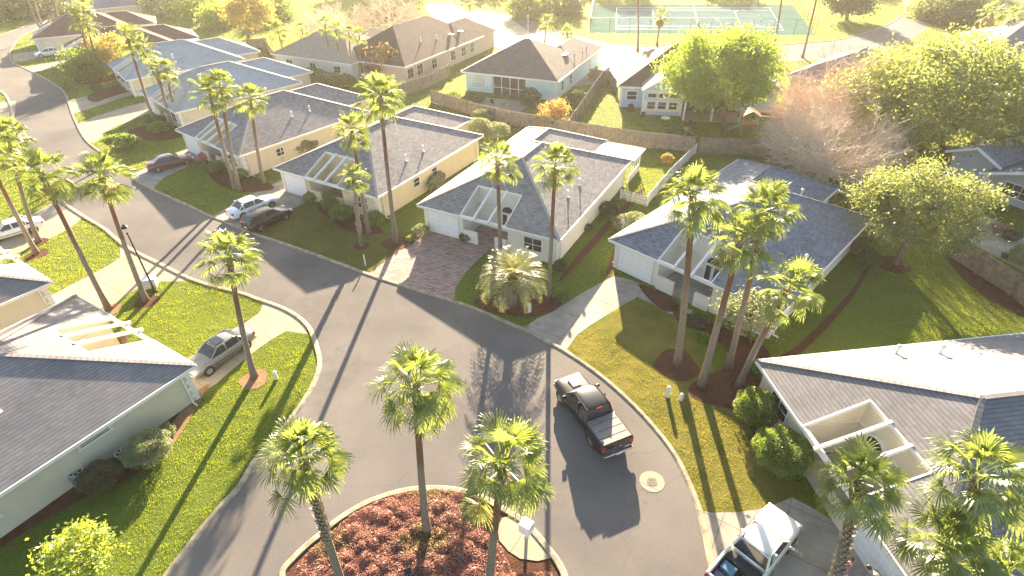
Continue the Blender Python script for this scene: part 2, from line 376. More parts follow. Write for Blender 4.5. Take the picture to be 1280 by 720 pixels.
# tennis court
cA, cB, cC, cD = [G(*p) for p in ((737, 41), (1018, 44), (990, 6), (742, 6))]
sheet('court_apron', [cA[:2], cB[:2], cC[:2], cD[:2]], .006, M_COURT)
def bil(s, t): return (cA * (1 - s) + cB * s) * (1 - t) + (cD * (1 - s) + cC * s) * t
sheet('court_surface', [bil(*q)[:2] for q in ((.12, .12), (.88, .12), (.88, .88), (.12, .88))], .010, M_COURT2)
lm = MB()
for a, b in (((.12, .12), (.88, .12)), ((.12, .88), (.88, .88)), ((.12, .12), (.12, .88)), ((.88, .12), (.88, .88)), ((.12, .22), (.88, .22)), ((.12, .78), (.88, .78)), ((.3, .22), (.3, .78)), ((.7, .22), (.7, .78)), ((.3, .5), (.7, .5))):
    lm.beam(bil(*a) + Vector((0, 0, .012)), bil(*b) + Vector((0, 0, .012)), .12, .006)
lm.build('court_markings', M_WHITE)['kind'] = 'structure'

DR = {}
def drive(px, mat, z=.012, name='driveway', k=0):
    p = gpts(px)
    return sheet(name, smooth_line(p, k, True) if k else p, z, mat)
drive([(457, 345), (474, 332), (498, 313), (522, 291), (530, 285), (577, 297), (604, 304), (612, 312), (597, 325), (581, 342), (569, 360), (568, 379), (520, 364)], M_PAVER)
drive([(652, 411), (672, 398), (690, 390), (712, 376), (737, 361), (768, 345), (790, 350), (816, 361), (803, 368), (780, 381), (740, 405), (722, 418), (712, 432), (706, 440), (680, 426)], M_CONC_DIRTY)
drive([(803, 362), (815, 360), (832, 372), (848, 384), (866, 388), (860, 398), (836, 392), (815, 380), (798, 372)], M_CONC_DIRTY, .016, 'path')
drive([(265, 271), (280, 262), (300, 250), (335, 232), (357, 224), (388, 236), (400, 243), (372, 258), (345, 273), (328, 284), (320, 294), (290, 283)], M_CONC_DIRTY)
drive([(385, 238), (400, 243), (440, 262), (434, 268), (396, 254), (378, 248)], M_CONC_DIRTY, .016, 'path')
drive([(160, 220), (180, 211), (205, 199), (238, 183), (255, 190), (262, 196), (235, 208), (205, 222), (190, 237), (174, 230)], M_CONC_DIRTY)
drive([(97, 155), (118, 146), (150, 136), (180, 128), (205, 122), (212, 132), (190, 140), (165, 150), (140, 160), (119, 178), (108, 178)], M_CONC)
drive([(85, 126), (100, 122), (140, 114), (185, 103), (190, 112), (150, 123), (118, 134), (92, 142)], M_CONC)
drive([(30, 84), (60, 79), (86, 74), (100, 77), (70, 84), (42, 91)], M_CONC)
drive([(14, 68), (40, 64), (80, 57), (96, 62), (60, 70), (30, 76), (18, 78)], M_CONC)
drive([(75, 249), (105, 271), (92, 282), (70, 295), (40, 308), (10, 322), (-30, 340), (-50, 318), (0, 290), (40, 268)], M_CONC)
drive([(150, 306), (200, 330), (243, 350), (222, 352), (200, 352), (180, 356), (160, 368), (140, 384), (124, 396), (108, 420), (40, 430), (20, 400), (60, 372), (95, 353), (130, 335), (150, 322)], M_CONC)
drive([(330, 376), (368, 393), (382, 408), (385, 418), (358, 414), (340, 424), (320, 438), (298, 456), (270, 480), (248, 494), (212, 472), (228, 452), (262, 432), (300, 408), (325, 390)], M_CONC)
drive([(869, 636), (890, 641), (925, 640), (960, 634), (990, 622), (1010, 632), (1040, 650), (1075, 668), (1120, 700), (1150, 780), (905, 780), (893, 722), (881, 668)], M_CONC_DIRTY)
drive([(0, 128), (20, 126), (18, 150), (0, 158), (-20, 160), (-20, 138)], M_CONC)
drive([(590, 126), (607, 122), (665, 128), (648, 143), (600, 137)], M_CONC, .02, 'patio')
drive([(1195, 275), (1230, 268), (1290, 300), (1290, 345), (1262, 330), (1215, 305)], M_CONC, .012, 'patio')

def mulch(px, mat=M_MULCH, k=4, z=.02): return sheet('mulch_bed', smooth_line(gpts(px), k, True), z, mat)
def ring(px, py, r, mat=M_MULCH, z=.024):
    g = G(px, py); n = 18
    return sheet('mulch_bed', [(g.x + r * (1 + .12 * math.sin(3 * t + px)) * math.cos(t), g.y + r * (1 + .1 * math.cos(2 * t + py)) * math.sin(t)) for t in [2 * math.pi * i / n for i in range(n)]], z, mat)
mulch([(592, 378), (612, 368), (650, 362), (690, 372), (702, 380), (690, 390), (668, 396), (640, 395), (612, 390)])
mulch([(838, 380), (860, 392), (905, 410), (950, 430), (965, 450), (960, 475), (985, 520), (1000, 545), (975, 575), (950, 560), (930, 520), (905, 510), (870, 500), (860, 486), (880, 470), (915, 455), (905, 435), (880, 415), (850, 405)])
mulch([(798, 356), (815, 360), (840, 372), (850, 384), (835, 390), (815, 378)])
mulch([(757, 346), (764, 320), (772, 305), (766, 340)])
mulch([(702, 345), (728, 312), (768, 268), (800, 238), (804, 240), (772, 274), (736, 316), (715, 338), (700, 352)])
mulch([(400, 248), (430, 262), (470, 282), (478, 292), (440, 290), (415, 276), (398, 262)])
mulch([(508, 300), (522, 286), (528, 292), (514, 306), (500, 312)])
mulch([(262, 196), (290, 212), (330, 226), (342, 236), (310, 240), (275, 232), (258, 212)])
mulch([(160, 164), (190, 155), (222, 150), (228, 170), (200, 176), (175, 174)])
mulch([(110, 120), (140, 108), (180, 100), (182, 108), (140, 121), (118, 128)])
mulch([(92, 96), (130, 86), (160, 84), (150, 98), (110, 106)])
mulch([(248, 495), (225, 520), (200, 560), (168, 595), (110, 620), (40, 660), (-30, 700), (-60, 670), (60, 600), (150, 540), (220, 500)])
mulch([(262, 480), (248, 505), (228, 540), (208, 565), (198, 560), (222, 520), (240, 495)], M_DRYSOIL, z=.028)
mulch([(1180, 318), (1220, 338), (1282, 380), (1300, 400), (1262, 390), (1210, 355)])
mulch([(960, 450), (985, 440), (1010, 420), (1060, 368), (1082, 335), (1086, 338), (1058, 382), (1000, 442)])
for a in ((846, 456, 1.45), (318, 474, .9), (183, 377, .9), (136, 388, .85), (46, 318, .9), (49, 303, .8), (495, 304, 1.2), (1116, 331, 1.3), (452, 308, .7)):
    ring(*a, mat=M_MULCH if a[0] not in (318, 136) else M_DRYSOIL)

# ------------------------------------------------------------------ houses
SH_GREY = shingle('grey_shingles', (.225, .22, .22), warm=(.24, .23, .225), dark=.45)
SH_BLUEGREY = shingle('slate_shingles', (.175, .195, .225), dark=.45)
SH_PALE = shingle('pale_blue_shingles', (.34, .385, .405), .10)
SH_TAUPE = shingle('taupe_shingles', (.22, .212, .215), .10, step=.088, dark=.8)
SH_BROWN = shingle('brown_shingles', (.115, .085, .075))
SH_REDBROWN = shingle('red_brown_shingles', (.17, .105, .09))
SH_RIDGE_LIT = simple('ridge_cap', (.30, .28, .255), .8, var=.1)  # pale tone paints in the sunlit slivers along the ridges
W_, D_, SL, EV, CU0, CU1, CD, WW, WD = 14.1, 18.2, .45, 2.7, 4.6, 9.0, 3.3, 9.9, 22.3
def window(par, c, wd, ht, axis, mat_frame=None, grid=(1, 2), proud=.05):
    """window on a wall; axis 'x' = wall runs along x (faces -y/+y), 'y' = wall runs along y; sub-parts frame > pane"""
    f = MB(); t = .09; mf = mat_frame or M_WHITE
    def bx(a, z, la, lz, th): f.box((c[0] + (a if axis == 'x' else 0), c[1] + (a if axis == 'y' else 0), c[2] + z), (la, th, lz) if axis == 'x' else (th, la, lz))
    bx(0, ht / 2, wd + 2 * t, t, .12); bx(0, -ht / 2, wd + 2 * t + .1, t, .18)
    bx(-wd / 2, 0, t, ht, .12); bx(wd / 2, 0, t, ht, .12)
    for i in range(1, grid[0]): bx(-wd / 2 + wd * i / grid[0], 0, .05, ht, .09)
    for i in range(1, grid[1]): bx(0, -ht / 2 + ht * i / grid[1], wd, .05, .09)
    fo = f.build('window', mf, par)
    p = MB(); p.box(c, (wd, .06, ht) if axis == 'x' else (.06, wd, ht)); p.build('pane', M_GLASS, fo)
    return fo
def arch_panel(mb, cx, y, z0, wd, ht, th, n=10, mi=0):
    r = wd / 2; poly = [(-r, 0), (r, 0)] + [(r * math.cos(t), ht - r + r * math.sin(t)) for t in [math.pi * i / n for i in range(n + 1)]]
    k = len(poly); vs = [(cx + p[0], y - th, z0 + p[1]) for p in poly] + [(cx + p[0], y + th, z0 + p[1]) for p in poly]
    mb.add(vs, [tuple(range(k)), tuple(reversed(range(k, 2 * k)))] + [(i, (i + 1) % k, k + (i + 1) % k, k + i) for i in range(k)], mi)
def vent_pipe(par, u, v, z, h=.55, r=.06):
    b = MB(); b.tube([(u, v, z - .15), (u, v, z + h)], r, 8); b.lathe((u, v, z + h - .02), [(r * 2.2, 0), (r * 2.4, .05), (r * 1.6, .14), (.01, .17)], 8)
    b.lathe((u, v, z - .02), [(r * 3, 0), (r * 2, .08), (r, .12)], 8)
    return b.build('vent_pipe', M_WHITE, par)
def patio_house(label, O, ang, roof, wall, mirror=False, wing=True, windows=(), vents=(), lanai=False, gate=True, front_win=True, garage=True, dish=None, quoin_sides=(0, 1)):
    root = thing('patio_house', (O[0], O[1], 0), label, 'house', R_(ang))
    M = (lambda u: W_ - u) if mirror else (lambda u: u)
    m3 = lambda p: (M(p[0]), p[1], p[2])
    def rz(u, v):
        a = min(u, W_ - u, v, D_ - v); b = min(u, WW - u, WD - v) if wing and v > W_ / 2 else -1
        return EV + SL * max(a, b, 0)
    # roof planes
    r = MB(); h = W_ / 2; zr = lambda k: EV + SL * k
    j = WW / 2; jv = D_ - j
    if wing: left = [(0, 0), (h, h), (h, D_ - h), (j, jv), (j, WD - j), (0, WD)]
    else: left = [(0, 0), (h, h), (h, D_ - h), (0, D_)]
    polys = [left, [(0, 0), (CU0, 0), (CU0, CD), (CU1, CD), (CU1, 0), (W_, 0), (h, h)], [(W_, 0), (W_, D_), (h, D_ - h), (h, h)]]
    polys.append([(W_, D_), (WW, D_), (j, jv), (h, D_ - h)] if wing else [(W_, D_), (0, D_), (h, D_ - h)])
    if wing: polys += [[(WW, D_), (WW, WD), (j, WD - j), (j, jv)], [(0, WD), (j, WD - j), (WW, WD)]]
    for p in polys: r.add([m3((u, v, rz(u, v))) for u, v in p], [tuple(range(len(p)))])
    ro = r.build('roof', roof, root, fix=False)
    bm = bmesh.new(); bm.from_mesh(ro.data); bmesh.ops.remove_doubles(bm, verts=bm.verts, dist=.001)
    for f in bm.faces:
        f.normal_update()
        if f.normal.z < 0: f.normal_flip()
    bm.to_mesh(ro.data); bm.free()
    ca = MB(); lines = [((0, 0), (h, h)), ((W_, 0), (h, h)), ((h, h), (h, D_ - h)), ((h, D_ - h), (W_, D_))]
    lines += [((h, D_ - h), (j, jv)), ((j, jv), (j, WD - j)), ((j, WD - j), (0, WD)), ((j, WD - j), (WW, WD))] if wing else [((h, D_ - h), (0, D_))]
    for a, b in lines: ca.beam(m3((*a, rz(*a) + .02)), m3((*b, rz(*b) + .02)), .26, .05)
    ca.build('ridge_cap', roof if roof in (SH_BLUEGREY, SH_TAUPE) else SH_RIDGE_LIT, ro)
    for u, v in vents: vent_pipe(ro, M(u), v, rz(u, v))
    # fascia along every eave
    out = [(0, 0), (CU0, 0), (CU0, CD), (CU1, CD), (CU1, 0), (W_, 0), (W_, D_)] + ([(WW, D_), (WW, WD), (0, WD)] if wing else [(0, D_)])
    fb = MB()
    for i in range(len(out)):
        a, b = out[i], out[(i + 1) % len(out)]
        fb.beam(m3((*a, rz(*a) - .09)), m3((*b, rz(*b) - .09)), .10, .20)
    fb.build('fascia', M_WHITE, root)
    so_ = MB(); so_.add([m3((u, v, EV - .17)) for u, v in out], [tuple(range(len(out)))]); so_.build('soffit', M_WHITE, root)
    # walls
    i_ = .45; wl = [(i_, i_), (CU0 - .08, i_), (CU0 - .08, CD + .08), (CU1 + .08, CD + .08), (CU1 + .08, i_), (W_ - i_, i_), (W_ - i_, D_ - i_)]
    wl += [(WW - i_, D_ - i_), (WW - i_, WD - i_), (i_, WD - i_)] if wing else [(i_, D_ - i_)]
    wb = MB()
    for k in range(len(wl)):
        a, b = wl[k], wl[(k + 1) % len(wl)]; n = 4 if 0 < k < 4 else 1
        for q in range(n):
            p0 = [a[x] + (b[x] - a[x]) * q / n for x in (0, 1)]; p1 = [a[x] + (b[x] - a[x]) * (q + 1) / n for x in (0, 1)]
            wb.add([m3((*p0, 0)), m3((*p1, 0)), m3((*p1, rz(*p1) - .06)), m3((*p0, rz(*p0) - .06))], [(0, 1, 2, 3)])
    wb.build('wall', wall, root)
    # courtyard: beam, rafters, front door, gate wall, floor
    pg = MB(); pg.beam(m3((CU0 - .05, .1, 2.6)), m3((CU1 + .25, .1, 2.6)), .2, .26)
    for u in (CU0 + 1.45, CU0 + 2.9): pg.beam(m3((u, -.25, 2.74)), m3((u, CD + .1, rz(u, CD) + .02)), .16, .2)
    pg.build('pergola', M_WHITE, root)
    cf = MB(); cf.box(m3(((CU0 + CU1) / 2, CD / 2 + .2, .05)), (CU1 - CU0 - .1, CD - .2, .06)); cf.build('courtyard_floor', M_PAVER if roof is SH_GREY else M_CONC_DIRTY, root)
    dr = MB(); yd = CD + .03; arch_panel(dr, M(7.6), yd, .1, 1.5, 2.75, .05); d_ = dr.build('front_door', M_WHITE, root)
    dg = MB(); r_ = .6
    poly = [(r_ * math.cos(t), r_ * math.sin(t)) for t in [math.pi * k / 10 for k in range(11)]]
    dg.add([(M(7.6) + x, yd - .08, 2.1 + z) for x, z in poly], [tuple(range(11))])
    dg.box((M(7.6) - .35, yd - .07, 1.2), (.42, .04, 1.3)); dg.box((M(7.6) + .35, yd - .07, 1.2), (.42, .04, 1.3)); dg.build('pane', M_GLASS, d_)
    if gate:
        for u, l in ((CU0 + .75, 1.5), (CU1 - .55, 1.2)): gw = MB(); gw.box(m3((u, .35, .6)), (l, .2, 1.2)); gw.build('courtyard_wall', wall, root)
    if garage:
        gd = MB(); gx, gwid = M(2.45), 3.1
        for k in range(4): gd.box((gx, i_ - .03, .28 + k * .53), (gwid, .06, .515))
        g_ = gd.build('garage_door', simple('garage_door_white', (.80, .79, .78), .45, var=.03), root)
        gp = MB()
        for k in range(4):
            for q in range(4): gp.box((gx - gwid / 2 + gwid * (q + .5) / 4, i_ - .065, .28 + k * .53), (gwid / 4 - .16, .02, .34))
        gp.build('door_panel', simple('garage_panel_white', (.74, .73, .73), .5, var=.03), g_)
        gt = MB()
        for s in (-1, 1): gt.box((gx + s * (gwid / 2 + .07), i_ - .04, 1.08), (.12, .1, 2.16))
        gt.box((gx, i_ - .04, 2.22), (gwid + .28, .1, .14)); gt.build('door_trim', wall, root)
    for u in [(i_, W_ - i_)[q] for q in quoin_sides]:
        qb = MB()
        for k in range(9):
            l = .42 if k % 2 else .28; s = 1 if u < h else -1
            qb.box(m3((u + s * (l / 2 - .04), i_ + .0, .16 + k * .29)), (l, .09, .26)); qb.box(m3((u, i_ + (l / 2 - .04), .16 + k * .29)), (.09, l, .26))
        qb.build('quoins', M_WHITE, root)
    for u, v in ((.34, i_ + .5), (W_ - .34, i_ + .6), (W_ - .34, D_ - 1.0)):   # downpipes
        dp = MB(); dp.box(m3((u, v, 1.28)), (.09, .08, 2.5)); dp.beam(m3((u, v, .1)), m3((u + (.4 if u > h else -.4), v, .04)), .08, .08); dp.build('downpipe', M_WHITE, root)
    if front_win: window(root, m3((11.5, i_ - .02, 1.45)), 1.7, 1.25, 'x', grid=(2, 2))
    for side, v, z, wd, ht in windows:
        u = {'R': W_ - i_ + .02, 'L': i_ - .02}[side]; window(root, m3((u, v, z)), wd, ht, 'y')
    if lanai:
        la = MB(); la.add([m3(p) for p in ((WW + .05, D_ + .03, 2.72), (W_ + .3, D_ + .03, 2.72), (W_ + .3, WD - .3, 2.62), (WW + .05, WD - .3, 2.62))], [(0, 1, 2, 3)])
        la.add([m3(p) for p in ((WW + .05, D_ + .03, 2.6), (W_ + .3, D_ + .03, 2.6), (W_ + .3, WD - .3, 2.5), (WW + .05, WD - .3, 2.5))], [(3, 2, 1, 0), ])
        la.beam(m3((W_ + .3, D_, 2.66)), m3((W_ + .3, WD - .3, 2.56)), .06, .2); la.beam(m3((WW, WD - .3, 2.56)), m3((W_ + .3, WD - .3, 2.56)), .06, .2)
        lo = la.build('lanai_roof', M_WHITE, root)
        lp = MB()
        for k in range(6): lp.box(m3((W_ - .15, D_ + .2 + k * .7, 1.25)), (.08, .08, 2.5))
        for k in range(5): lp.box(m3((WW + .3 + k * .95, WD - .5, 1.25)), (.08, .08, 2.5))
        lp.beam(m3((W_ - .15, D_, .8)), m3((W_ - .15, WD - .4, .8)), .06, .08); lp.build('lanai_frame', M_WHITE, root)
        ls = MB(); ls.box(m3((W_ - .15, (D_ + WD - .5) / 2, .4)), (.05, WD - D_ - .5, .76)); ls.build('lanai_panel', wall, root)
    return root
def hdir(a, b, z=EV):
    p, q = G(*a, z), G(*b, z); return (p.x, p.y), math.degrees(math.atan2(q.y - p.y, q.x - p.x))
O, a = hdir((521, 256), (698, 303)); a += 1.0
patio_house('cream house with grey hip roof and flat white lanai roof behind the brick paver drive', O, a, SH_GREY, M_WALL_WHITE, lanai=True, windows=[('R', 4.6, 2.1, 1.0, .3), ('R', 8.0, 2.1, 1.0, .3)], vents=[(12.2, 8.6), (12.2, 5.9)])
O, a = hdir((341, 210), (470, 249)); a += 1.0
patio_house('yellow walled house with grey hip roof behind the white sedan and black estate car', O, a, SH_GREY, M_WALL_YELLOW, windows=[('R', 6.2, 1.65, 1.0, .9), ('R', 9.2, 1.65, .9, .9)], vents=[(12.3, 9.4), (12.3, 6.6)])
O, a = hdir((761, 299), (978, 392)); a -= .5
patio_house('cream house with dark slate blue hip roof in front of three tall leaning palms', O, a, SH_BLUEGREY, M_WALL_WHITE, windows=[('R', 5, 1.5, 1.0, .9)], vents=[(10.6, 8.2), (12.9, 6.4), (9.1, 14.2)])
O, a = hdir((219, 162), (301, 197))
patio_house('cream house with blue grey hip roof beside the maroon car drive', O, a, SH_GREY, M_WALL_CREAM, windows=[('R', 5, 1.5, 1.0, .9)], vents=[(11.2, 9.0), (11.2, 11.5)])
patio_house('house with pale blue grey hip roof, nearer of the two pale roofs', (-53.4, 82.6), -44.5, SH_PALE, M_WALL_CREAM, vents=[(11, 8)], windows=[('R', 5, 1.5, 1.0, .9)])
patio_house('house with pale blue grey hip roof against the red brown roof', (-67.5, 99.3), -50, SH_PALE, M_WALL_CREAM, vents=[(8, 5.5), (8.2, 4.6), (11, 8)])
patio_house('red brown roofed house behind the pale blue roofs', (-84.5, 114.5), -57, SH_REDBROWN, M_WALL_CREAM, lanai=True)
patio_house('brown roofed house at the top left behind the far white car', (-101, 132), -62, SH_REDBROWN, M_WALL_CREAM, wing=True)
a5 = 148.0; O5 = G(245, 456, EV)
patio_house('large taupe shingled house at the left edge with white quoins by the grey sedan', (O5.x, O5.y), a5, SH_TAUPE, M_WALL_SAGE, windows=[('L', 6.0, 2.05, 1.6, .28), ('L', 11.5, 1.7, 1.3, .9)], vents=[(3.6, 8.2), (2.6, 9.6)], gate=False, quoin_sides=(0, 1))
O7 = G(65, 352, EV)
patio_house('taupe roofed house at the left edge behind the pale concrete drive', (O7.x, O7.y), 146, SH_TAUPE, M_WALL_CREAM, windows=[('L', 6.0, 1.6, 1.0, .9)], gate=False)
O6 = G(945, 450, EV)
patio_house('large taupe and slate hip roofed house in the lower right corner with open pergola court', (O6.x, O6.y), -83.5, SH_TAUPE, M_WALL_CREAM, mirror=True, vents=[(13.0, 8.0), (12.4, 10.2)], quoin_sides=())

def hip(mb, x0, y0, x1, y1, z, sl, mi=0):
    w_, d_ = x1 - x0, y1 - y0; k = min(w_, d_) / 2; h = z + k * sl
    A = [(x0, y0, z), (x1, y0, z), (x1, y1, z), (x0, y1, z)]
    if w_ >= d_: B = [(x0 + k, y0 + k, h), (x1 - k, y0 + k, h)]; f = [(0, 1, 5, 4), (1, 2, 5), (2, 3, 4, 5), (3, 0, 4)]
    else: B = [(x0 + k, y0 + k, h), (x0 + k, y1 - k, h)]; f = [(0, 1, 4), (1, 2, 5, 4), (2, 3, 5), (3, 0, 4, 5)]
    mb.add(A + B, f, mi); return h
def gable(mb, x0, y0, x1, y1, z, sl, axis='y'):
    if axis == 'y':
        xm = (x0 + x1) / 2; h = z + (x1 - x0) / 2 * sl
        mb.add([(x0, y0, z), (xm, y0, h), (x1, y0, z), (x0, y1, z), (xm, y1, h), (x1, y1, z)], [(0, 1, 4, 3), (1, 2, 5, 4)])
    else:
        ym = (y0 + y1) / 2; h = z + (y1 - y0) / 2 * sl
        mb.add([(x0, y0, z), (x0, ym, h), (x0, y1, z), (x1, y0, z), (x1, ym, h), (x1, y1, z)], [(0, 3, 4, 1), (1, 4, 5, 2)])
    return h
def eaves(mb, x0, y0, x1, y1, z):
    for a, b in (((x0, y0), (x1, y0)), ((x1, y0), (x1, y1)), ((x1, y1), (x0, y1)), ((x0, y1), (x0, y0))):
        mb.beam((*a, z - .1), (*b, z - .1), .1, .22)
def up_normals(o):
    for p in o.data.polygons:
        if p.normal.z < 0: p.flip()

# peach house
pO = G(418, 72, 3); pR = G(506, 84, 3); pa = math.atan2(pR.y - pO.y, pR.x - pO.x)
r = thing('bungalow', (pO.x, pO.y, 0), 'peach walled house with dark brown hip roof behind the row of slim palms', 'house', pa + R_(0))
b = MB(); hip(b, 0, 0, 14.6, 24.5, 3, .58); hip(b, 5.5, 16, 14.55, 30, 3.02, .6); hip(b, -6, 3, 4, 17, 3.01, .5); ro = b.build('roof', SH_BROWN, r)
for u, v in ((11.5, 9), (12, 13)): vent_pipe(ro, u, v, 3 + .58 * (14.6 - u))
sk = MB(); sk.box((12.3, 17, 4.5), (1.1, .8, .12)); sk.box((12.4, 20, 4.5), (1.0, .7, .12)); sk.build('skylight', M_METAL, ro)
b = MB(); eaves(b, 0, 0, 14.6, 24.5, 3); b.build('fascia', M_WHITE, r)
b = MB(); b.prism([(.5, .5), (14.1, .5), (14.1, 24), (.5, 24)], 0, 2.9); b.prism([(6, 24.01), (14.05, 24.01), (14.05, 29.5), (6, 29.5)], 0, 2.9); b.prism([(-5.5, 3.5), (.49, 3.5), (.49, 16.5), (-5.5, 16.5)], 0, 2.9); b.build('wall', M_WALL_PEACH, r)
for v, wd in ((1.8, 1.6), (4.4, 1.6), (8.6, 1.5), (14.5, 1.6), (18, 1.5), (21, 1.5)): window(r, (14.13, v, 1.6), wd, 1.6, 'y', grid=(2, 2))
sc = MB(); sc.box((5, .45, 1.4), (8, .1, 2.4)); so2 = sc.build('lanai_screen', M_SCREEN, r)
sc = MB()
for k in range(6): sc.box((1.2 + k * 1.5, .38, 1.4), (.1, .1, 2.6))
sc.build('lanai_frame', M_WHITE, so2)

# aqua house
pO = G(576, 89, 3); pR = G(698, 102, 3); pa = math.atan2(pR.y - pO.y, pR.x - pO.x); aw = (pR - pO).length
r = thing('bungalow', (pO.x, pO.y, 0), 'pale aqua house with grey brown roof, arched window and screened lanai', 'house', pa)
b = MB(); hip(b, 0, 0, aw, 15, 3, .5); hip(b, -.01, -.02, 5.4, 8, 3.01, .5); hip(b, aw - 5.4, -.02, aw + .01, 8, 3.01, .5); hip(b, 5.2, -.01, aw - 5.2, 6, 3.0, .55); hip(b, 7.5, 8, aw + .03, 22.5, 3.02, .5)
ro = b.build('roof', SH_GREY, r); ro.data.materials[0] = shingle('grey_brown_shingles', (.155, .135, .12))
for u, v in ((14, 12.5), (14.4, 15.5), (14.2, 18.2)): vent_pipe(ro, u, v, 3 + .5 * (aw - u))
sk = MB(); sk.box((13.2, 10, 4.35), (.9, 1.5, .14)); sk.build('skylight', M_METAL, ro)
b = MB(); eaves(b, 0, 0, aw, 15, 3); b.beam((aw, 14.9, 2.9), (aw, 22.5, 2.9), .1, .22); b.build('fascia', M_WHITE, r)
b = MB(); b.prism([(.5, .6), (5.0, .6), (5.0, 4), (10.6, 4), (10.6, .6), (aw - .5, .6), (aw - .5, 22), (8, 22), (8, 14.5), (.5, 14.5)], 0, 2.9); b.build('wall', M_WALL_AQUA, r)
b = MB(); arch_panel(b, 2.7, .56, .55, 2.5, 2.2, .06); fo = b.build('window', M_WHITE, r); b = MB(); arch_panel(b, 2.7, .5, .75, 2.1, 1.85, .03); b.build('pane', simple('blind_glass', (.45, .50, .52), .2), fo)
b = MB()
for k in range(3): b.box((2.7 - .7 + k * .7, .45, 1.6), (.05, .05, 1.8))
b.box((2.7, .45, 1.6), (2.1, .05, .05)); b.build('muntin', M_WHITE, fo)
b = MB(); b.box((7.8, .8, 1.4), (5.5, .06, 2.5)); so2 = b.build('lanai_screen', M_SCREEN, r)
b = MB()
for u in (5.1, 6.5, 7.9, 9.3, 10.5): b.box((u, .74, 1.4), (.1, .1, 2.7))
b.box((7.8, .74, 1.0), (5.5, .08, .08)); b.build('lanai_frame', M_WHITE, so2)
for v in (3.2, 7, 17): window(r, (aw - .47, v, 1.5), 1.0, 1.4, 'y')
b = MB(); b.box((aw - .5, .6, 1.45), (.14, .14, 2.9)); b.build('corner_board', M_WHITE, r)

# pale blue house
lO = G(772, 108, 3); r = thing('bungalow', (lO.x, lO.y, 0), 'pale blue house with white trim, brown roof and small front gable beside the green oak', 'house', R_(-10))
b = MB(); hip(b, 0, 0, 22, 16, 3, .52); ro = b.build('roof', SH_BROWN, r)
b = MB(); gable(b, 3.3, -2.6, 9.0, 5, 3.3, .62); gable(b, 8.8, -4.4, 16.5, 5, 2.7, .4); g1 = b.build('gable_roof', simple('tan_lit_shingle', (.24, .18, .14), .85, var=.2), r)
b = MB(); b.beam((3.3, -2.65, 3.25), (6.15, -2.65, 5.02), .12, .26); b.beam((9.0, -2.65, 3.25), (6.15, -2.65, 5.02), .12, .26); b.beam((8.8, -4.45, 2.62), (12.65, -4.45, 4.15), .12, .26); b.beam((16.5, -4.45, 2.62), (12.65, -4.45, 4.15), .12, .26); eaves(b, 0, 0, 22, 16, 3); b.build('fascia', M_WHITE, r)
b = MB(); b.prism([(.6, .5), (21.4, .5), (21.4, 15.5), (.6, 15.5)], 0, 2.9); b.prism([(3.6, -2.4), (8.7, -2.4), (8.7, .49), (3.6, .49)], 0, 3.3)
b.add([(3.6, -2.4, 3.3), (8.7, -2.4, 3.3), (6.15, -2.4, 4.85)], [(0, 1, 2)]); b.build('wall', M_WALL_BLUE, r)
for x, y, z in ((3.6, -2.42, 3.3), (8.7, -2.42, 3.3), (.6, .46, 3.0)): b = MB(); b.box((x, y, z / 2), (.3, .14, z)); b.build('corner_board', M_WHITE, r)
b = MB(); b.box((6.15, -2.44, 3.2), (5.2, .1, .25)); b.build('trim', M_WHITE, r); b = MB(); b.box((6.15, -2.44, 1.2), (4.8, .08, 1.4)); b.build('bay_panel', M_WHITE, r)
for k in range(3): window(r, (4.7 + k * 1.45, -2.46, 2.65), 1.2, .6, 'x', grid=(1, 1)); window(r, (4.7 + k * 1.45, -2.5, 1.35), 1.1, 1.0, 'x', grid=(1, 2))
window(r, (2.1, .45, 1.7), 1.4, 1.2, 'x', grid=(1, 2))
for x, y in ((9.0, -4.2), (12.6, -4.2), (16.3, -4.2)): b = MB(); b.box((x, y, 1.3), (.25, .25, 2.6)); b.build('porch_post', M_WHITE, r)
b = MB(); b.box((12.6, -.2, 1.3), (7.4, .1, 2.4)); b.build('porch_screen', M_SCREEN, r)
b = MB(); b.box((12.7, -2.4, .06), (7.6, 4.2, .1)); b.build('porch_floor', M_CONC, r)

# blue grey house at the right edge
p0 = G(1205, 197, 3.0); r = thing('bungalow', (p0.x, p0.y, 0), 'blue grey house with white corner column, gridded window and planted patio at the right edge', 'house', R_(-62))
b = MB(); gable(b, -1.6, -.5, 3.6, 14, 3.3, .45); gable(b, 2.6, -1.6, 13, 14, 2.75, .38); ro = b.build('roof', SH_BLUEGREY, r)
b = MB(); b.prism([(-1, .3), (13, .3), (13, 14), (-1, 14)], 0, 2.7); b.add([(-1.2, .3, 2.69), (3.2, .3, 2.69), (3.2, .3, 3.4), (1.0, .3, 4.35), (-1.2, .3, 3.4)], [(0, 1, 2, 3, 4)]); b.add([(3.2, .3, 2.69), (12.5, .3, 2.69), (7.8, .3, 4.5)], [(0, 1, 2)]); b.build('wall', M_WALL_GREY, r)
b = MB(); b.beam((-1.6, -.55, 3.2), (1.0, -.55, 4.4), .1, .24); b.beam((3.6, -.55, 3.2), (1.0, -.55, 4.4), .1, .24); b.beam((2.6, -1.65, 2.66), (7.8, -1.65, 4.65), .1, .26); b.beam((2.6, -1.6, 2.62), (2.6, 3, 2.62), .1, .24); b.beam((13, -1.65, 2.66), (7.8, -1.65, 4.65), .1, .26); b.build('fascia', M_WHITE, r)
b = MB(); b.box((3.0, -1.3, 1.3), (.3, .3, 2.6)); b.box((9.0, -1.3, 1.3), (.3, .3, 2.6)); b.build('column', M_WHITE, r)
window(r, (5.3, .27, 1.4), 2.2, 1.3, 'x', grid=(3, 2)); window(r, (9.5, .27, 1.4), 1.4, 1.6, 'x', grid=(2, 2))

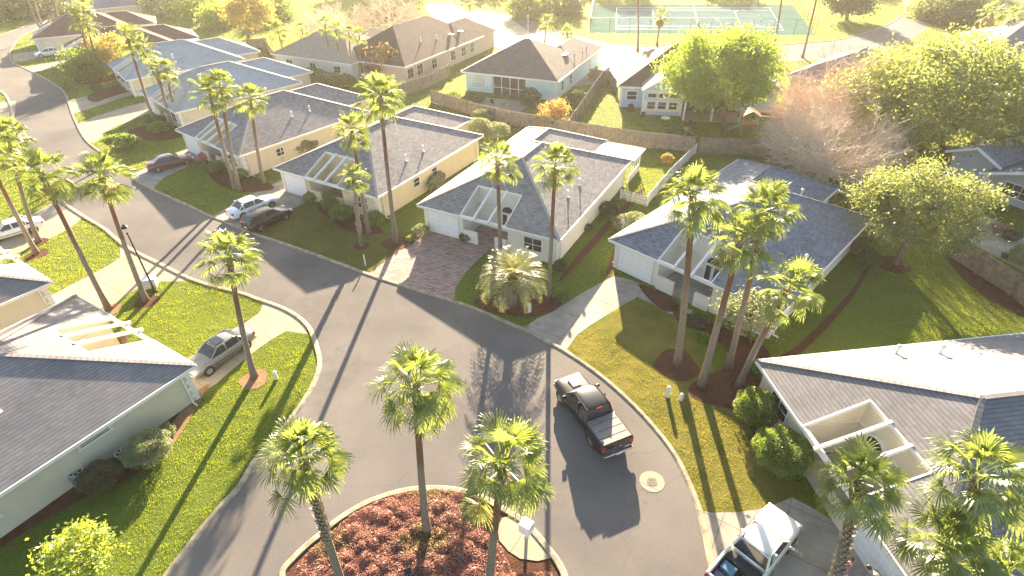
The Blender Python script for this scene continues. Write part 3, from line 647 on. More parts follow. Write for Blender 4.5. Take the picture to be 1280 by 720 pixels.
# house behind the bare tree, house behind the slim palms, dark roof at the top left, roof at the far right edge
def plain_house(label, c, ang, w_, d_, roof, wall, sl=.5, ez=2.9):
    r = thing('bungalow', (c[0], c[1], 0), label, 'house', R_(ang)); b = MB(); hip(b, 0, 0, w_, d_, ez, sl); b.build('roof', roof, r)
    b = MB(); eaves(b, 0, 0, w_, d_, ez); b.build('fascia', M_WHITE, r)
    b = MB(); b.prism([(.5, .5), (w_ - .5, .5), (w_ - .5, d_ - .5), (.5, d_ - .5)], 0, ez - .1); b.build('wall', wall, r)
    for k in range(3): window(r, (w_ * (.2 + .3 * k), .46, 1.5), 1.4, 1.3, 'x', grid=(2, 2))
    return r
g = G(985, 92, 3); plain_house('house with pinkish brown roof hidden behind the bare tree', (g.x, g.y), -48, 13, 16, simple('pinkish_shingles', (.30, .20, .17), .85, var=.2, scale=2), M_WALL_CREAM)
g = G(338, 66, 3); plain_house('pale walled house behind the slim palms and tan fence', (g.x, g.y), -28, 18, 14, simple('dusty_shingles', (.27, .23, .20), .85, var=.2, scale=2), M_WALL_WHITE)
g = G(110, 2, 3); plain_house('house with dark slate roof at the top left edge', (g.x, g.y), -55, 14, 18, SH_BLUEGREY, M_WALL_CREAM)
g = G(1238, 62, 3); plain_house('house with grey roof behind the big yellow green tree at the right edge', (g.x, g.y), -15, 16, 14, SH_GREY, M_WALL_CREAM)

# ------------------------------------------------------------------ palms
L_PALM = leaf_mat('palm_leaf', (.075, .125, .03), (.145, .19, .052), .48, 1.6, (.42, .50, .09), .4, .05)
L_DEAD = leaf_mat('dead_frond', (.26, .16, .07), (.40, .27, .12), .3, 2)
L_SILVER = leaf_mat('silver_leaf', (.12, .15, .065), (.20, .22, .10), .45, 1.5, (.46, .46, .14), .35, .08)
def trunk_mat():
    m, T, N, L = nodes('palm_trunk'); b = N['Principled BSDF']
    tc = N.new('ShaderNodeTexCoord'); sp = N.new('ShaderNodeSeparateXYZ'); L.new(tc.outputs['Generated'], sp.inputs[0])
    z = maths(N, L, 'ADD', sp.outputs[2], maths(N, L, 'MULTIPLY', maths(N, L, 'SUBTRACT', noise(N, L, 1.5), .5), .35))
    col = ramp(N, L, z, [(0, (.21, .165, .13)), (.45, (.27, .215, .165)), (.62, (.20, .11, .07)), (.85, (.20, .075, .04))])
    s2 = N.new('ShaderNodeSeparateXYZ'); L.new(tc.outputs['Object'], s2.inputs[0])
    fr = maths(N, L, 'FRACT', maths(N, L, 'MULTIPLY', s2.outputs[2], 7.0))
    col = mixc(N, L, col, ramp(N, L, fr, [(0, (.45, .45, .45)), (.3, (1, 1, 1))]), .8, 'MULTIPLY')
    col = mixc(N, L, col, ramp(N, L, noise(N, L, 14, 4), [(.3, (.65, .65, .65)), (.7, (1.2, 1.2, 1.2))]), 1.0, 'MULTIPLY')
    L.new(col, b.inputs['Base Color']); b.inputs['Roughness'].default_value = .95
    L.new(bump(N, L, fr, .5, .03), b.inputs['Normal']); return m
M_TRUNK = trunk_mat()
M_BOOT = simple('palm_boot', (.33, .27, .20), .9, var=.35, scale=6)
def fan_leaf(V, Fc, org, az, el, R, pet, seed, droop=.5, ns=20):
    rr = random.Random(seed)
    d = Vector((math.cos(az) * math.cos(el), math.sin(az) * math.cos(el), math.sin(el))); side = Vector((-math.sin(az), math.cos(az), 0)); up = side.cross(d) * -1
    up = d.cross(side) if d.cross(side).z > 0 or abs(el) > 1.4 else side.cross(d)
    o = len(V); e = org + d * pet + Vector((0, 0, -.10 * pet * pet * math.cos(el)))
    # petiole
    for p, hw in ((org, .035), (org + d * pet * .55, .025), (e, .02)): V.extend([tuple(p + side * hw), tuple(p - side * hw)])
    Fc += [(o, o + 1, o + 3, o + 2), (o + 2, o + 3, o + 5, o + 4)]
    bd = (d + Vector((0, 0, -droop * (.45 + .55 * math.cos(el))))).normalized(); nb = side.cross(bd); nb.normalize()
    if nb.z < 0: nb = -nb
    span = R_(rr.uniform(88, 120)); cup = rr.uniform(.02, .30); dt = 2 * span / ns
    for k in range(ns):
        tc = -span + dt * (k + .5); ln = R * (.80 + .24 * math.cos(tc * .9)) * rr.uniform(.9, 1.12); tipd = rr.uniform(.05, .34) * R; curl = rr.uniform(-.05, .05); o = len(V)
        for q, wf in ((.05, .5), (.36, .5), (.62, .36), (.86, .16), (1.06, .0)):
            r = ln * q
            for sg in ((-1, 1) if wf else (0,)):
                tt = tc + sg * wf * dt + curl * q; z = (.04 if sg else 0) * R * (-1 if sg < 0 else 1) * .5 + cup * abs(math.sin(tc)) * r * .6 - droop * .34 * q * q * q * R - .10 * q * q * R
                p = e + bd * (r * math.cos(tt)) + side * (r * math.sin(tt)) + nb * z
                if q > .7: p = p - Vector((0, 0, tipd * ((q - .7) / .36) ** 1.5))
                V.append(tuple(p))
        for i in range(3): Fc.append((o + 2 * i, o + 2 * i + 1, o + 2 * i + 3, o + 2 * i + 2))
        Fc.append((o + 6, o + 7, o + 8))
def crown_mesh(name, seed, n=30, R=.95, ns=16):
    V, Fc = [], []; rr = random.Random(seed)
    for i in range(n):
        f = (i + .5) / n; az = i * 2.39996 + rr.uniform(-.25, .25); el = R_(86 - 122 * f) + rr.uniform(-.2, .2)
        fan_leaf(V, Fc, Vector((0, 0, .25 - .5 * f)), az, el, R * rr.uniform(.85, 1.08) * (.8 if f < .12 else 1), rr.uniform(.75, 1.4) * (.8 + .25 * f), seed * 31 + i, .08 + .36 * f, ns)
    me = bpy.data.meshes.new(name); me.from_pydata(V, [], Fc); me.materials.append(L_PALM); me.update(); return me
def skirt_mesh(name, seed, n=7, R=.8, spread=1.0):
    V, Fc = [], []; rr = random.Random(seed)
    for i in range(n): fan_leaf(V, Fc, Vector((0, 0, -.25)), i * 2.4 + rr.uniform(-.4, .4), R_(rr.uniform(-72, -50)), R * rr.uniform(.7, 1.0), rr.uniform(.45, .75), seed * 17 + i, .6, 10)
    me = bpy.data.meshes.new(name); me.from_pydata(V, [], Fc); me.materials.append(L_DEAD); me.update(); return me
CROWNS = [crown_mesh('palm_crown_mesh', 3 + k, 34 - 3 * (k % 3), .86, 21) for k in range(5)]
SMALLCROWN = [crown_mesh('palm_crown_small_mesh', 40 + k, 26, .9, 12) for k in range(3)]
SKIRTS = [skirt_mesh('palm_skirt_mesh', 60 + k, 3 + k) for k in range(3)]
FULLSKIRT = skirt_mesh('palm_full_skirt_mesh', 77, 26, 1.0)
PALM_I = [0]
def palm(label, base, top, R=1.95, group='fan palms', r0=.2, skirt=0, boots=0, big=None, hz=None, small=False, bend=.35, name='fan_palm'):
    PALM_I[0] += 1; i = PALM_I[0]
    g = G(*base) if len(base) == 2 else Vector(base)
    t = rise(g, *top) if hz is None else Vector((g.x + hz[0], g.y + hz[1], hz[2]))
    rt = thing(name, g, label, 'palm tree', 0, group); H = t.z
    off = t - g; pts = []; n = 14
    for k in range(n + 1):
        s = k / n; q = s ** (1 + bend); pts.append(Vector((off.x * q, off.y * q, H * s)))
    if not small: pts[0].z = -.1
    rad = [r0 * (1.45 if k == 0 else 1.15 if k == 1 else 1 - .32 * k / n) for k in range(n + 1)]
    b = MB(); b.tube(pts, rad, 10 if not small else 6); b.build('trunk', M_TRUNK, rt, True, fix=False)
    me = (SMALLCROWN if small else CROWNS)[i % (3 if small else 5)]
    cr = bpy.data.objects.new('crown', me); C.objects.link(cr); cr.parent = rt; cr.location = off + Vector((0, 0, -.05)); k_ = R / 1.95
    cr.scale = (k_, k_, k_); tl = (pts[-1] - pts[-3]).normalized()
    cr.rotation_euler = (tl.to_track_quat('Z', 'Y').to_matrix() @ Matrix.Rotation(i * 1.3, 3, 'Z')).to_euler()
    if skirt:
        sk = bpy.data.objects.new('dead_fronds', FULLSKIRT if skirt == 9 else SKIRTS[min(skirt, 3) - 1]); C.objects.link(sk); sk.parent = rt; sk.location = cr.location; sk.scale = cr.scale; sk.rotation_euler = (0, 0, i * 2.1)
    if boots:
        bb = MB(); rr = random.Random(i); nb = int(boots * H * 26)
        for q in range(nb):
            s = 1 - boots * (q + .5) / nb; az = q * 2.4; f = s * n; a = int(min(f, n - 1)); p = pts[a].lerp(pts[a + 1], f - a); rd = rad[a]
            d = Vector((math.cos(az), math.sin(az), 0)); sd_ = Vector((-d.y, d.x, 0)); l = rr.uniform(.16, .30)
            a0 = p + d * (rd - .04); bb.add([a0 + sd_ * .09, a0 - sd_ * .09, a0 + d * l * .6 + Vector((0, 0, l)) - sd_ * .035, a0 + d * l * .6 + Vector((0, 0, l)) + sd_ * .035, a0 + d * .07 + Vector((0, 0, -.06))], [(0, 1, 2, 3), (0, 3, 4), (1, 4, 2), (4, 3, 2)])
        bb.build('leaf_boots', M_BOOT, rt, fix=False)
    return rt
palm('straight fan palm rising from the middle of the red planted island', (534, 666), (520, 482), 2.0, boots=.22, r0=.19)
palm('fan palm on the island next to the white mailbox', (612, 742), (629, 584), 2.0, skirt=1, r0=.2, boots=.2)
palm('fan palm at the left end of the island with a shaggy booted trunk', (432, 742), (378, 572), 1.75, boots=.55, r0=.19)
palm('lone palm with sparse drooping crown on the left verge by the grey sedan', (318, 471), (286, 322), 2.05, r0=.2, boots=.2)
palm('slim palm standing right beside the black street lamp', (183, 376), (127, 222), 2.05, skirt=2, r0=.19, boots=.2)
palm('tall leaning palm on the pale drive edge left of the street lamp', (136, 387), (52, 218), 2.1, skirt=1, r0=.19, boots=.2)
palm('palm cut by the left edge on the lawn near the white car, nearer trunk', (46, 317), (-14, 200), 2.0, r0=.2)
palm('palm on the left lawn with trunk crossing the white car', (49, 302), (10, 170), 1.9, r0=.19)
palm('very tall slender palm in a round mulch ring left of the brick paver drive', (495, 303), (475, 120), 2.25, r0=.2, boots=.2)
palm('short young palm with booted trunk on the yellow house lawn', (452, 307), (443, 222), 1.35, boots=.8, r0=.17)
palm('medium palm between the yellow house and the short booted palm', (461, 291), (440, 163), 1.85, r0=.2, skirt=1)
palm('palm growing up past the white pergola of the brick drive house', (626, 331), (622, 203), 1.9, r0=.19, skirt=1, boots=.2)
palm('slim palm behind the silvery feather palm at the cream house corner', (686, 372), (694, 207), 1.75, r0=.17, skirt=1)
palm('leftmost of three tall palms in a round mulch ring by the slate roof house', (846, 456), (866, 245), 2.0, r0=.23, boots=.2)
palm('reddish trunked middle palm leaning right in front of the slate roof house', (877, 482), (926, 300), 1.9, r0=.22, skirt=1, boots=.2)
palm('tall palm leaning right behind the reddish trunked palm', (910, 460), (957, 262), 1.95, r0=.2, skirt=1, boots=.2)
palm('strongly leaning palm with big fronds over the round shrubs', (924, 482), (985, 362), 2.05, boots=.25, r0=.22)
palm('palm with rough booted trunk beside the white pickup and the bending person', (1034, 745), (1072, 600), 1.75, boots=.95, r0=.23)
palm('palm with reddish trunk in front of the lower right roof, upper one', (1150, 775), (1222, 592), 1.95, boots=.3, r0=.2)
palm('palm at the bottom right edge with crown low over the taupe roof', (1120, 800), (1180, 680), 1.8, boots=.3, r0=.2)
palm('palm leaning out over the bottom right corner', (1230, 830), (1255, 722), 1.8, r0=.2)
palm('left trunk of three crossing palms by the maroon car', (294, 236), (262, 117), 2.1)
palm('middle trunk of the three crossing palms by the maroon car', (300, 239), (275, 108), 1.9)
palm('right palm of the three by the maroon car, standing apart', (330, 229), (313, 123), 1.95)
palm('palm on the left of a pair before the pale blue roof', (216, 160), (197, 88), 1.7, small=True)
palm('palm on the right of a pair before the pale blue roof', (223, 157), (208, 86), 1.7, small=True)
palm('big crowned palm beside the red brown roof', (195, 158), (160, 48), 2.3, small=True)
palm('palm with stout trunk just right of the big crowned palm', (222, 152), (176, 60), 2.0, small=True)
for k, (b_, t_, l_) in enumerate([((122, 100), (97, 22), 'left palm of a cluster on the far lawn behind the white hatchback'), ((129, 98), (108, 30), 'right palm of a cluster on the far lawn behind the white hatchback'), ((112, 97), (104, 8), 'tallest palm of the cluster behind the white hatchback'),
        ((55, 47), (22, -28), 'bare trunked palm cut by the top edge left of the white hatchback'), ((58, 46), (33, -30), 'second bare trunked palm cut by the top edge'), ((75, 50), (54, -25), 'third bare trunked palm by the far hedge cut by the top edge'), ((80, 48), (62, -30), 'rightmost bare trunked palm by the far hedge')]):
    palm(l_, b_, t_, 2.0, small=True, group='far fan palms')
for k, (b_, t_, R, l_) in enumerate([((360, 86), (347, 38), 2.2, 'leftmost full palm of the slim row before the peach house'), ((387, 82), (377, 36), 1.5, 'thin second palm of the slim row'), ((394, 84), (389, 50), 1.4, 'lowest palm of the slim row'), ((416, 92), (406, 31), 1.8, 'tallest middle palm of the slim row'), ((427, 95), (420, 37), 1.6, 'palm right of the tallest in the slim row'), ((441, 99), (436, 40), 1.6, 'second palm from the right in the slim row'), ((452, 100), (449, 44), 1.7, 'rightmost palm of the slim row beside the orange tree'),
        ((586, 31), (587, 5), 1.9, 'lone palm on the bright far pavement'), ((681, 52), (683, 27), 2.0, 'dense round palm behind the aqua house beside the lamp'), ((710, 54), (709, 40), 1.9, 'low palm right of the dense round palm')]):
    palm(l_, b_, t_, R, small=True, group='far fan palms', r0=.17)
palm('palm with brown dead skirt in front of the tennis court', (821, 57), (826, 20), 1.9, small=True, skirt=9, group='far fan palms')
palm('tall bare trunk left of the tennis net', (797, 64), (797, -20), 1.9, small=True, group='far fan palms')
palm('tall bare trunk right of the court, left of two', (965, 72), (979, -14), 1.9, small=True, group='far fan palms')
palm('tall bare trunk right of the court, right of two', (1003, 72), (1023, -12), 1.9, small=True, group='far fan palms')
palm('palm with thick brown skirt at the top right corner', (1240, 62), (1240, 16), 2.6, small=True, skirt=9, group='far fan palms')
palm('palm with ragged brown skirt right of the thick skirted one', (1266, 60), (1268, 20), 2.3, small=True, skirt=9, group='far fan palms')

def feather_palm(label, base, H, R, n=70):
    g = G(*base); rt = thing('feather_palm', g, label, 'palm tree'); b = MB(); b.tube([(0, 0, -.1), (0, .05, H * .5), (0, 0, H)], [.34, .27, .3], 10); b.build('trunk', M_TRUNK, rt, True)
    rr = random.Random(5); V, Fc = [], []
    for i in range(n):
        f = (i + .5) / n; az = i * 2.4 + rr.uniform(-.2, .2); el = R_(84 - 80 * f); v0 = Vector((math.cos(az), math.sin(az), 0)); sd_ = Vector((-v0.y, v0.x, 0)); K = 22; p = Vector((0, 0, H)); ang = el; L_ = R * rr.uniform(.9, 1.1)
        for k in range(K):
            d = v0 * math.cos(ang) + Vector((0, 0, math.sin(ang))); nx = p + d * L_ / K; nrm = sd_.cross(d)
            if nrm.z < 0: nrm = -nrm
            o = len(V); V += [tuple(p - sd_ * .015), tuple(p + sd_ * .015), tuple(nx + sd_ * .015), tuple(nx - sd_ * .015)]; Fc.append((o, o + 1, o + 2, o + 3))
            s = k / K; ll = .62 * math.sin(math.pi * (.12 + .83 * s)) ** .7
            if k > 1:
                for sg in (-1, 1):
                    tip = p + (sd_ * sg * .72 + d * .6 + nrm * .42 + Vector((rr.uniform(-.1, .1), rr.uniform(-.1, .1), rr.uniform(-.15, .1)))) * ll; o = len(V)
                    m_ = p.lerp(tip, .5); V += [tuple(p), tuple(m_ + d * .03), tuple(tip + Vector((0, 0, -.06))), tuple(m_ - d * .03)]; Fc.append((o, o + 1, o + 2, o + 3))
            p = nx; ang -= (1.5 + .35 * f) / K * (.5 + s)
    np_mesh('crown', V, Fc, L_SILVER, rt)
feather_palm('bushy silvery green feather palm in a mulch bed between the two drives', (642, 382), 2.3, 2.9, 90)

# ------------------------------------------------------------------ broadleaf trees, shrubs
def leaf_quads(cent, size, r, flat=.0):
    n = len(cent); a = r.normal(size=(n, 3)); a /= np.linalg.norm(a, axis=1)[:, None]; b = r.normal(size=(n, 3)); b -= (b * a).sum(1)[:, None] * a; b /= np.linalg.norm(b, axis=1)[:, None]
    s = size * r.uniform(.6, 1.3, n)[:, None]; c = np.cross(a, b)
    V = np.stack([cent - a * s, cent + b * s * .55 + c * s * .15, cent + a * s, cent - b * s * .55 + c * s * .15], 1)
    return V.reshape(-1, 3), np.arange(4 * n).reshape(n, 4)
def crown_points(r, n_cl, per, rx, ry, rz, cl, shell=.55, bottom=-.75):
    pts = []; cs = []
    while len(cs) < n_cl:
        v = r.normal(size=3); v /= np.linalg.norm(v); q = shell + (1 - shell) * r.random() ** .6
        bumpy = 1 + .16 * math.sin(v[0] * 4 + n_cl) * math.cos(v[1] * 5) + .10 * math.sin(v[2] * 7 + v[0] * 6)
        v = v * q * bumpy
        if v[2] < bottom: continue
        cs.append(v * np.array([rx, ry, rz]))
    for c in cs:
        k = max(3, int(per * r.uniform(.4, 1.5))); pts.append(c + r.normal(size=(k, 3)) * cl * np.array([1, 1, .7]) * r.uniform(.6, 1.3))
    return np.concatenate(pts), cs
def tree(label, base, top, rx, rz, mat, n_cl=120, per=70, leaf=.16, cl=.5, bark=None, ry=None, shell=.5, bottom=-.6, trunk_r=.22, limbs=14, name='broadleaf_tree', group=None, seed=0, cat='tree'):
    g = G(*base) if len(base) == 2 else Vector(base); t = rise(g, *top) if len(top) == 2 else Vector(top)
    r = np.random.default_rng(int(abs(g.x * 100 + g.y * 10)) + seed); rt = thing(name, g, label, cat, 0, group)
    off = Vector((t.x - g.x, t.y - g.y, t.z)); pts, cs = crown_points(r, n_cl, per, rx, ry or rx, rz, cl, shell, bottom)
    pts = pts + np.array(off); pts[:, 2] = np.maximum(pts[:, 2], .15)
    V, Fc = leaf_quads(pts, leaf, r); np_mesh('crown', V, Fc, mat, rt)
    b = MB(); fork = Vector((off.x * .5, off.y * .5, max(.6, off.z - rz * .75)))
    b.tube([(0, 0, -.1), fork * .5 + Vector((.05, .03, 0)), fork, fork.lerp(off, .6)], [trunk_r * 1.3, trunk_r, trunk_r * .85, trunk_r * .4], 8)
    for k in range(min(limbs, len(cs))):
        e = Vector(cs[k]) * .85 + off; m_ = fork.lerp(e, .5) + Vector((0, 0, .12 * rz)); b.tube([fork, m_, e], [trunk_r * .5, trunk_r * .3, trunk_r * .08], 5, cap=False)
    b.build('trunk', bark or M_BARK, rt, True, fix=False); return rt
def shrub(label, base, r, h, mat, leaf=.07, dens=1.0, name='round_shrub', group=None, cat='shrub', boxy=False):
    g = G(*base); k = np.random.default_rng(int(base[0] * 7 + base[1] * 3)); rx, ry = r if isinstance(r, tuple) else (r, r); area = 4 * max(rx, ry) * h + 3 * rx * ry; n = int(min(16000, dens * area * 1.5 / (leaf * leaf)))
    v = k.normal(size=(n, 3)); v /= np.linalg.norm(v, axis=1)[:, None]; v[:, 2] = np.abs(v[:, 2]) * np.where(k.random(n) < .25, -.9, 1)
    lump = 1 + .10 * np.sin(v[:, 0] * 5 + base[0]) * np.cos(v[:, 1] * 6) + .06 * np.sin(v[:, 2] * 9)
    q = (1 - .28 * k.random(n) ** 2) * lump
    c = v * q[:, None] * np.array([rx, ry, h / 2]); c[:, 2] += h / 2; c[:, 2] = np.maximum(c[:, 2], .03)
    V, Fc = leaf_quads(c, leaf, k); o = np_mesh(name, V, Fc, mat); o.location = g
    return tag(o, label, cat, group)
L_OAK = leaf_mat('oak_leaf', (.075, .14, .018), (.13, .21, .03), .5, .8, (.46, .60, .05))
L_YEL = leaf_mat('yellow_green_leaf', (.11, .145, .035), (.19, .22, .06), .46, .7, (.46, .52, .11))
L_MID = leaf_mat('mid_green_leaf', (.095, .12, .03), (.175, .20, .06), .45, .9, (.38, .43, .09))
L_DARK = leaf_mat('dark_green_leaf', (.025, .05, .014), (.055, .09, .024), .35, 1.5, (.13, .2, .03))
L_SHRUB = leaf_mat('shrub_leaf', (.06, .12, .015), (.11, .18, .028), .45, 2.5, (.38, .50, .04))
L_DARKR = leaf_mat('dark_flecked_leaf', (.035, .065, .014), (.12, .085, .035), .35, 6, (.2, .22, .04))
L_PALE = leaf_mat('pale_shrub_leaf', (.16, .19, .08), (.30, .33, .16), .35, 2, (.4, .44, .16))
L_ORANGE = leaf_mat('orange_leaf', (.30, .15, .04), (.36, .26, .06), .5, .8, (.6, .38, .08))
L_GOLD = leaf_mat('golden_leaf', (.32, .23, .05), (.40, .32, .07), .5, .7, (.7, .55, .1))
L_LIME = leaf_mat('lime_leaf', (.14, .20, .02), (.22, .28, .035), .5, 1.2, (.55, .65, .06))
L_RED = leaf_mat('red_leaf', (.25, .11, .105), (.42, .23, .19), .45, 4.0, (.62, .31, .22))
L_REDG = leaf_mat('red_green_leaf', (.12, .11, .03), (.22, .19, .05), .45, 2.2, (.42, .36, .08))
L_PINK = leaf_mat('pink_flower', (.45, .08, .14), (.6, .16, .22), .4, 3)
L_GREYTWIG = leaf_mat('dry_twig_leaf', (.24, .20, .15), (.36, .31, .23), .35, .5, (.45, .40, .28))

tree('rounded bright green oak with dense crown beside the pale blue house', (905, 168), (902, 92), 6.4, 4.6, L_OAK, 420, 75, .18, .72, trunk_r=.35)
tree('huge sprawling yellow green tree behind the slate roof house', (1180, 200), (1180, 122), 9.6, 5.6, L_YEL, 480, 75, .19, .8, trunk_r=.35)
tree('yellow green tree cut by the right edge beside the huge sprawling one', (1285, 205), (1276, 140), 6.5, 4.6, L_YEL, 230, 70, .2, .8, seed=3)
tree('small leaved olive green tree with visible trunk on the back lawn', (1118, 331), (1152, 258), 4.1, 3.0, L_MID, 260, 100, .115, .55, trunk_r=.2)
tree('light airy tree beside the small leaved back lawn tree, by the slate roof corner', (1092, 312), (1092, 292), 1.3, 1.2, L_PALE, 45, 40, .12, .35, trunk_r=.06)
tree('small pale leaved tree at the front wall of the slate roof house', (938, 428), (935, 388), 1.75, 1.2, L_PALE, 80, 50, .10, .35, trunk_r=.08)
tree('small pale tree filling the pergola court of the slate roof house', (908, 345), (906, 322), 1.5, 1.1, L_PALE, 60, 45, .10, .35, trunk_r=.07)
tree('lime green sapling glowing in the lower left corner', (92, 745), (92, 694), 1.35, 1.35, L_LIME, 90, 45, .10, .25, trunk_r=.06, bottom=-.9)
tree('orange and green autumn tree beside the peach house', (478, 98), (482, 80), 2.8, 2.7, L_ORANGE, 110, 50, .2, .55)
tree('golden yellow tree at the top left beyond the pale roofs', (310, 48), (312, 14), 4.6, 4.0, L_GOLD, 150, 50, .26, .8)
tree('small amber and green tree by the rear wooden fence', (686, 158), (690, 143), 1.9, 1.7, L_ORANGE, 70, 50, .14, .4, trunk_r=.1)
tree('rounded dark tree on the far lawn in the top right', (1058, 25), (1062, 2), 4.4, 2.8, L_DARK, 140, 45, .3, .8, trunk_r=.35)
tree('golden brown tree between the palms and the red brown roof', (140, 92), (138, 68), 3.2, 3.0, L_GOLD, 100, 50, .22, .6)
tree('dark green tree beside the far white hatchback drive', (112, 100), (108, 84), 3.0, 2.6, L_SHRUB, 110, 50, .22, .6)
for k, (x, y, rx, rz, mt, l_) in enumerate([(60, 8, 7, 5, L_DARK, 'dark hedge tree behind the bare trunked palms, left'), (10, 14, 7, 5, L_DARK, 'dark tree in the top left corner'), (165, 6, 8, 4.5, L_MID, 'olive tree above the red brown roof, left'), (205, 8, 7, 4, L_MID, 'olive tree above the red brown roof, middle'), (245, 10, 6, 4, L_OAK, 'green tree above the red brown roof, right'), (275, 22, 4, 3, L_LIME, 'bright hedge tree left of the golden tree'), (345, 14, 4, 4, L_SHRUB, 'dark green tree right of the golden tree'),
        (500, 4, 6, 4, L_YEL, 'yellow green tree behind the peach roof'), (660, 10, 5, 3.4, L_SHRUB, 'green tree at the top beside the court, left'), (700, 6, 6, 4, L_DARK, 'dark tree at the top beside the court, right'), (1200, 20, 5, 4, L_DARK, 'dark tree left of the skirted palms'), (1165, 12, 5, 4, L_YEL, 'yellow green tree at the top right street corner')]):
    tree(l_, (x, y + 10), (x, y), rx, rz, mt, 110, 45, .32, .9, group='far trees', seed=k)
# trees beyond the picture's top that shade the far court and street
for k in range(11):
    x = -70 + k * 22; tree('tree beyond the court', (x + 6 * math.sin(k * 2.1), 205 + 9 * math.cos(k * 1.7), 0), (x + 6 * math.sin(k * 2.1), 205 + 9 * math.cos(k * 1.7), 7 + k % 3), 7, 5, [L_OAK, L_DARK, L_MID][k % 3], 70, 30, .6, 1.2, group='trees beyond the court', limbs=4)
for t_ in [o for o in C.objects if o.get('group') == 'trees beyond the court']: t_['label'] = 'leafy tree in the row beyond the tennis court'

def bare_tree(label, base, top, rx, rz, mat, n0=26, depth=4, leaf=None, name='bare_tree', tr=.25, leaves=0):
    g = G(*base); t = rise(g, *top); rt = thing(name, g, label, 'tree'); rr = random.Random(int(base[0] * 13 + base[1])); off = t - g
    V, Fc = [], []; tips = []
    def seg(a, b, r0, r1):
        d = (b - a).normalized(); u = d.orthogonal().normalized(); v = d.cross(u); o = len(V)
        for p, r in ((a, r0), (b, r1)):
            for j in range(3): V.append(tuple(p + (u * math.cos(2.094 * j) + v * math.sin(2.094 * j)) * r))
        for j in range(3): Fc.append((o + j, o + (j + 1) % 3, o + 3 + (j + 1) % 3, o + 3 + j))
    def grow(p, d, l, r, lev):
        e = p + d * l; seg(p, e, r, r * .7)
        if lev == 0: tips.append(e); return
        for k in range(rr.choice((3, 4, 4))):
            nd = (d + Vector((rr.gauss(0, .55), rr.gauss(0, .55), rr.gauss(.05, .42)))).normalized(); grow(p.lerp(e, rr.uniform(.45, 1)), nd, l * rr.uniform(.62, .85), r * .6, lev - 1)
    fork = Vector((off.x * .4, off.y * .4, max(.5, off.z - rz * .8)))
    seg(Vector((0, 0, -.1)), fork, tr, tr * .8)
    for k in range(n0):
        az = k * 2.4; d = Vector((math.cos(az) * rx, math.sin(az) * rx, rz * rr.uniform(-.1, 1.2))); l = d.length; grow(fork, d.normalized(), l * .42, tr * .4, depth)
    np_mesh('branches', V, Fc, mat, rt)
    if leaves:
        r = np.random.default_rng(4); c = np.array([tuple(x) for x in tips]); c = np.repeat(c, leaves, 0) + r.normal(size=(len(c) * leaves, 3)) * .25; A, B = leaf_quads(c, .11, r); np_mesh('crown', A, B, leaf, rt)
M_TWIG = simple('pale_twig', (.64, .52, .40), .9, var=.2); M_TWIG2 = simple('pinkish_twig', (.66, .49, .38), .9, var=.2)
bare_tree('bare pale branched tree spreading beside the yellow green tree', (1035, 225), (1036, 165), 7.6, 6.0, M_TWIG, 34, 4)
bare_tree('bare pinkish twigged tree in front of the hidden pink roof', (1045, 172), (1046, 100), 8.4, 7.2, M_TWIG2, 34, 4)
bare_tree('leafless grey brown tree mass behind the peach house, left', (420, 50), (415, 18), 8, 4.5, M_TWIG, 12, 4, L_GREYTWIG, leaves=1)
bare_tree('leafless grey brown tree mass behind the peach house, right', (490, 42), (485, 8), 8, 4.5, M_TWIG, 12, 4, L_GREYTWIG, leaves=1)

S_ = shrub
S_('round pale green shrub at the taupe house wall beside the air conditioner', (192, 572), 1.25, 1.7, L_PALE, .042)
S_('small yellowish shrub touching the round pale green shrub', (212, 545), .5, .9, L_PALE, .06)
S_('dark green shrub with reddish flecks nearest the camera at the taupe house wall', (132, 606), 1.05, 1.35, L_DARKR, .045)
S_('large glossy shrub under the leaning palm, upper of two', (942, 522), 1.3, 1.9, L_SHRUB, .05)
S_('large round glossy shrub by the lower right house, lower of two', (972, 580), 1.55, 2.1, L_SHRUB, .05)
S_('long flowering hedge between the yellow house and its left neighbour', (372, 192), (2.6, 1.5), 2.0, L_PALE, .13, name='hedge')
S_('clipped hedge on the lawn above the maroon car', (156, 184), (2.4, 1.2), 1.6, L_SHRUB, .13, name='hedge')
S_('round shrub beside the maroon car drive with pink flowers near', (272, 215), .9, 1.3, L_SHRUB, .1)
S_('pink flowering bush at the maroon car nose', (257, 200), .7, .9, L_PINK, .08)
S_('dark shrub in front of the blue grey roofed house', (302, 224), .9, 1.1, L_SHRUB, .1)
S_('small bush right of the white garage door of the yellow house', (389, 252), .75, .95, L_SHRUB, .08)
S_('tall bushy plant at the yellow house court', (415, 262), .9, 1.5, L_SHRUB, .08)
S_('wide bush below the yellow house court', (428, 274), 1.1, 1.4, L_SHRUB, .08)
S_('bush at the right corner of the yellow house', (468, 280), 1.0, 1.2, L_SHRUB, .08)
S_('pale bush in the mulch left of the brick drive garage', (527, 294), .75, 1.0, L_PALE, .08)
S_('tiny bush at the end of the brick paver drive', (514, 300), .45, .4, L_SHRUB, .07)
S_('dark bush in front of the white garage corner on the brick drive', (583, 301), .62, .8, L_DARK, .07)
S_('shrub at the right of the silvery feather palm', (702, 372), .6, .8, L_SHRUB, .07)
S_('upright bush at the cream house corner behind the slim palm', (700, 340), .5, 1.2, L_DARK, .07)
S_('bush along the white side wall of the cream house, far', (760, 268), .9, 1.2, L_DARK, .08)
S_('bush along the white side wall of the cream house, near', (735, 288), .5, .6, L_DARK, .08)
S_('overgrown hedge left of the slate roof house', (789, 288), (1.9, 1.2), 1.6, L_PALE, .1, name='hedge')
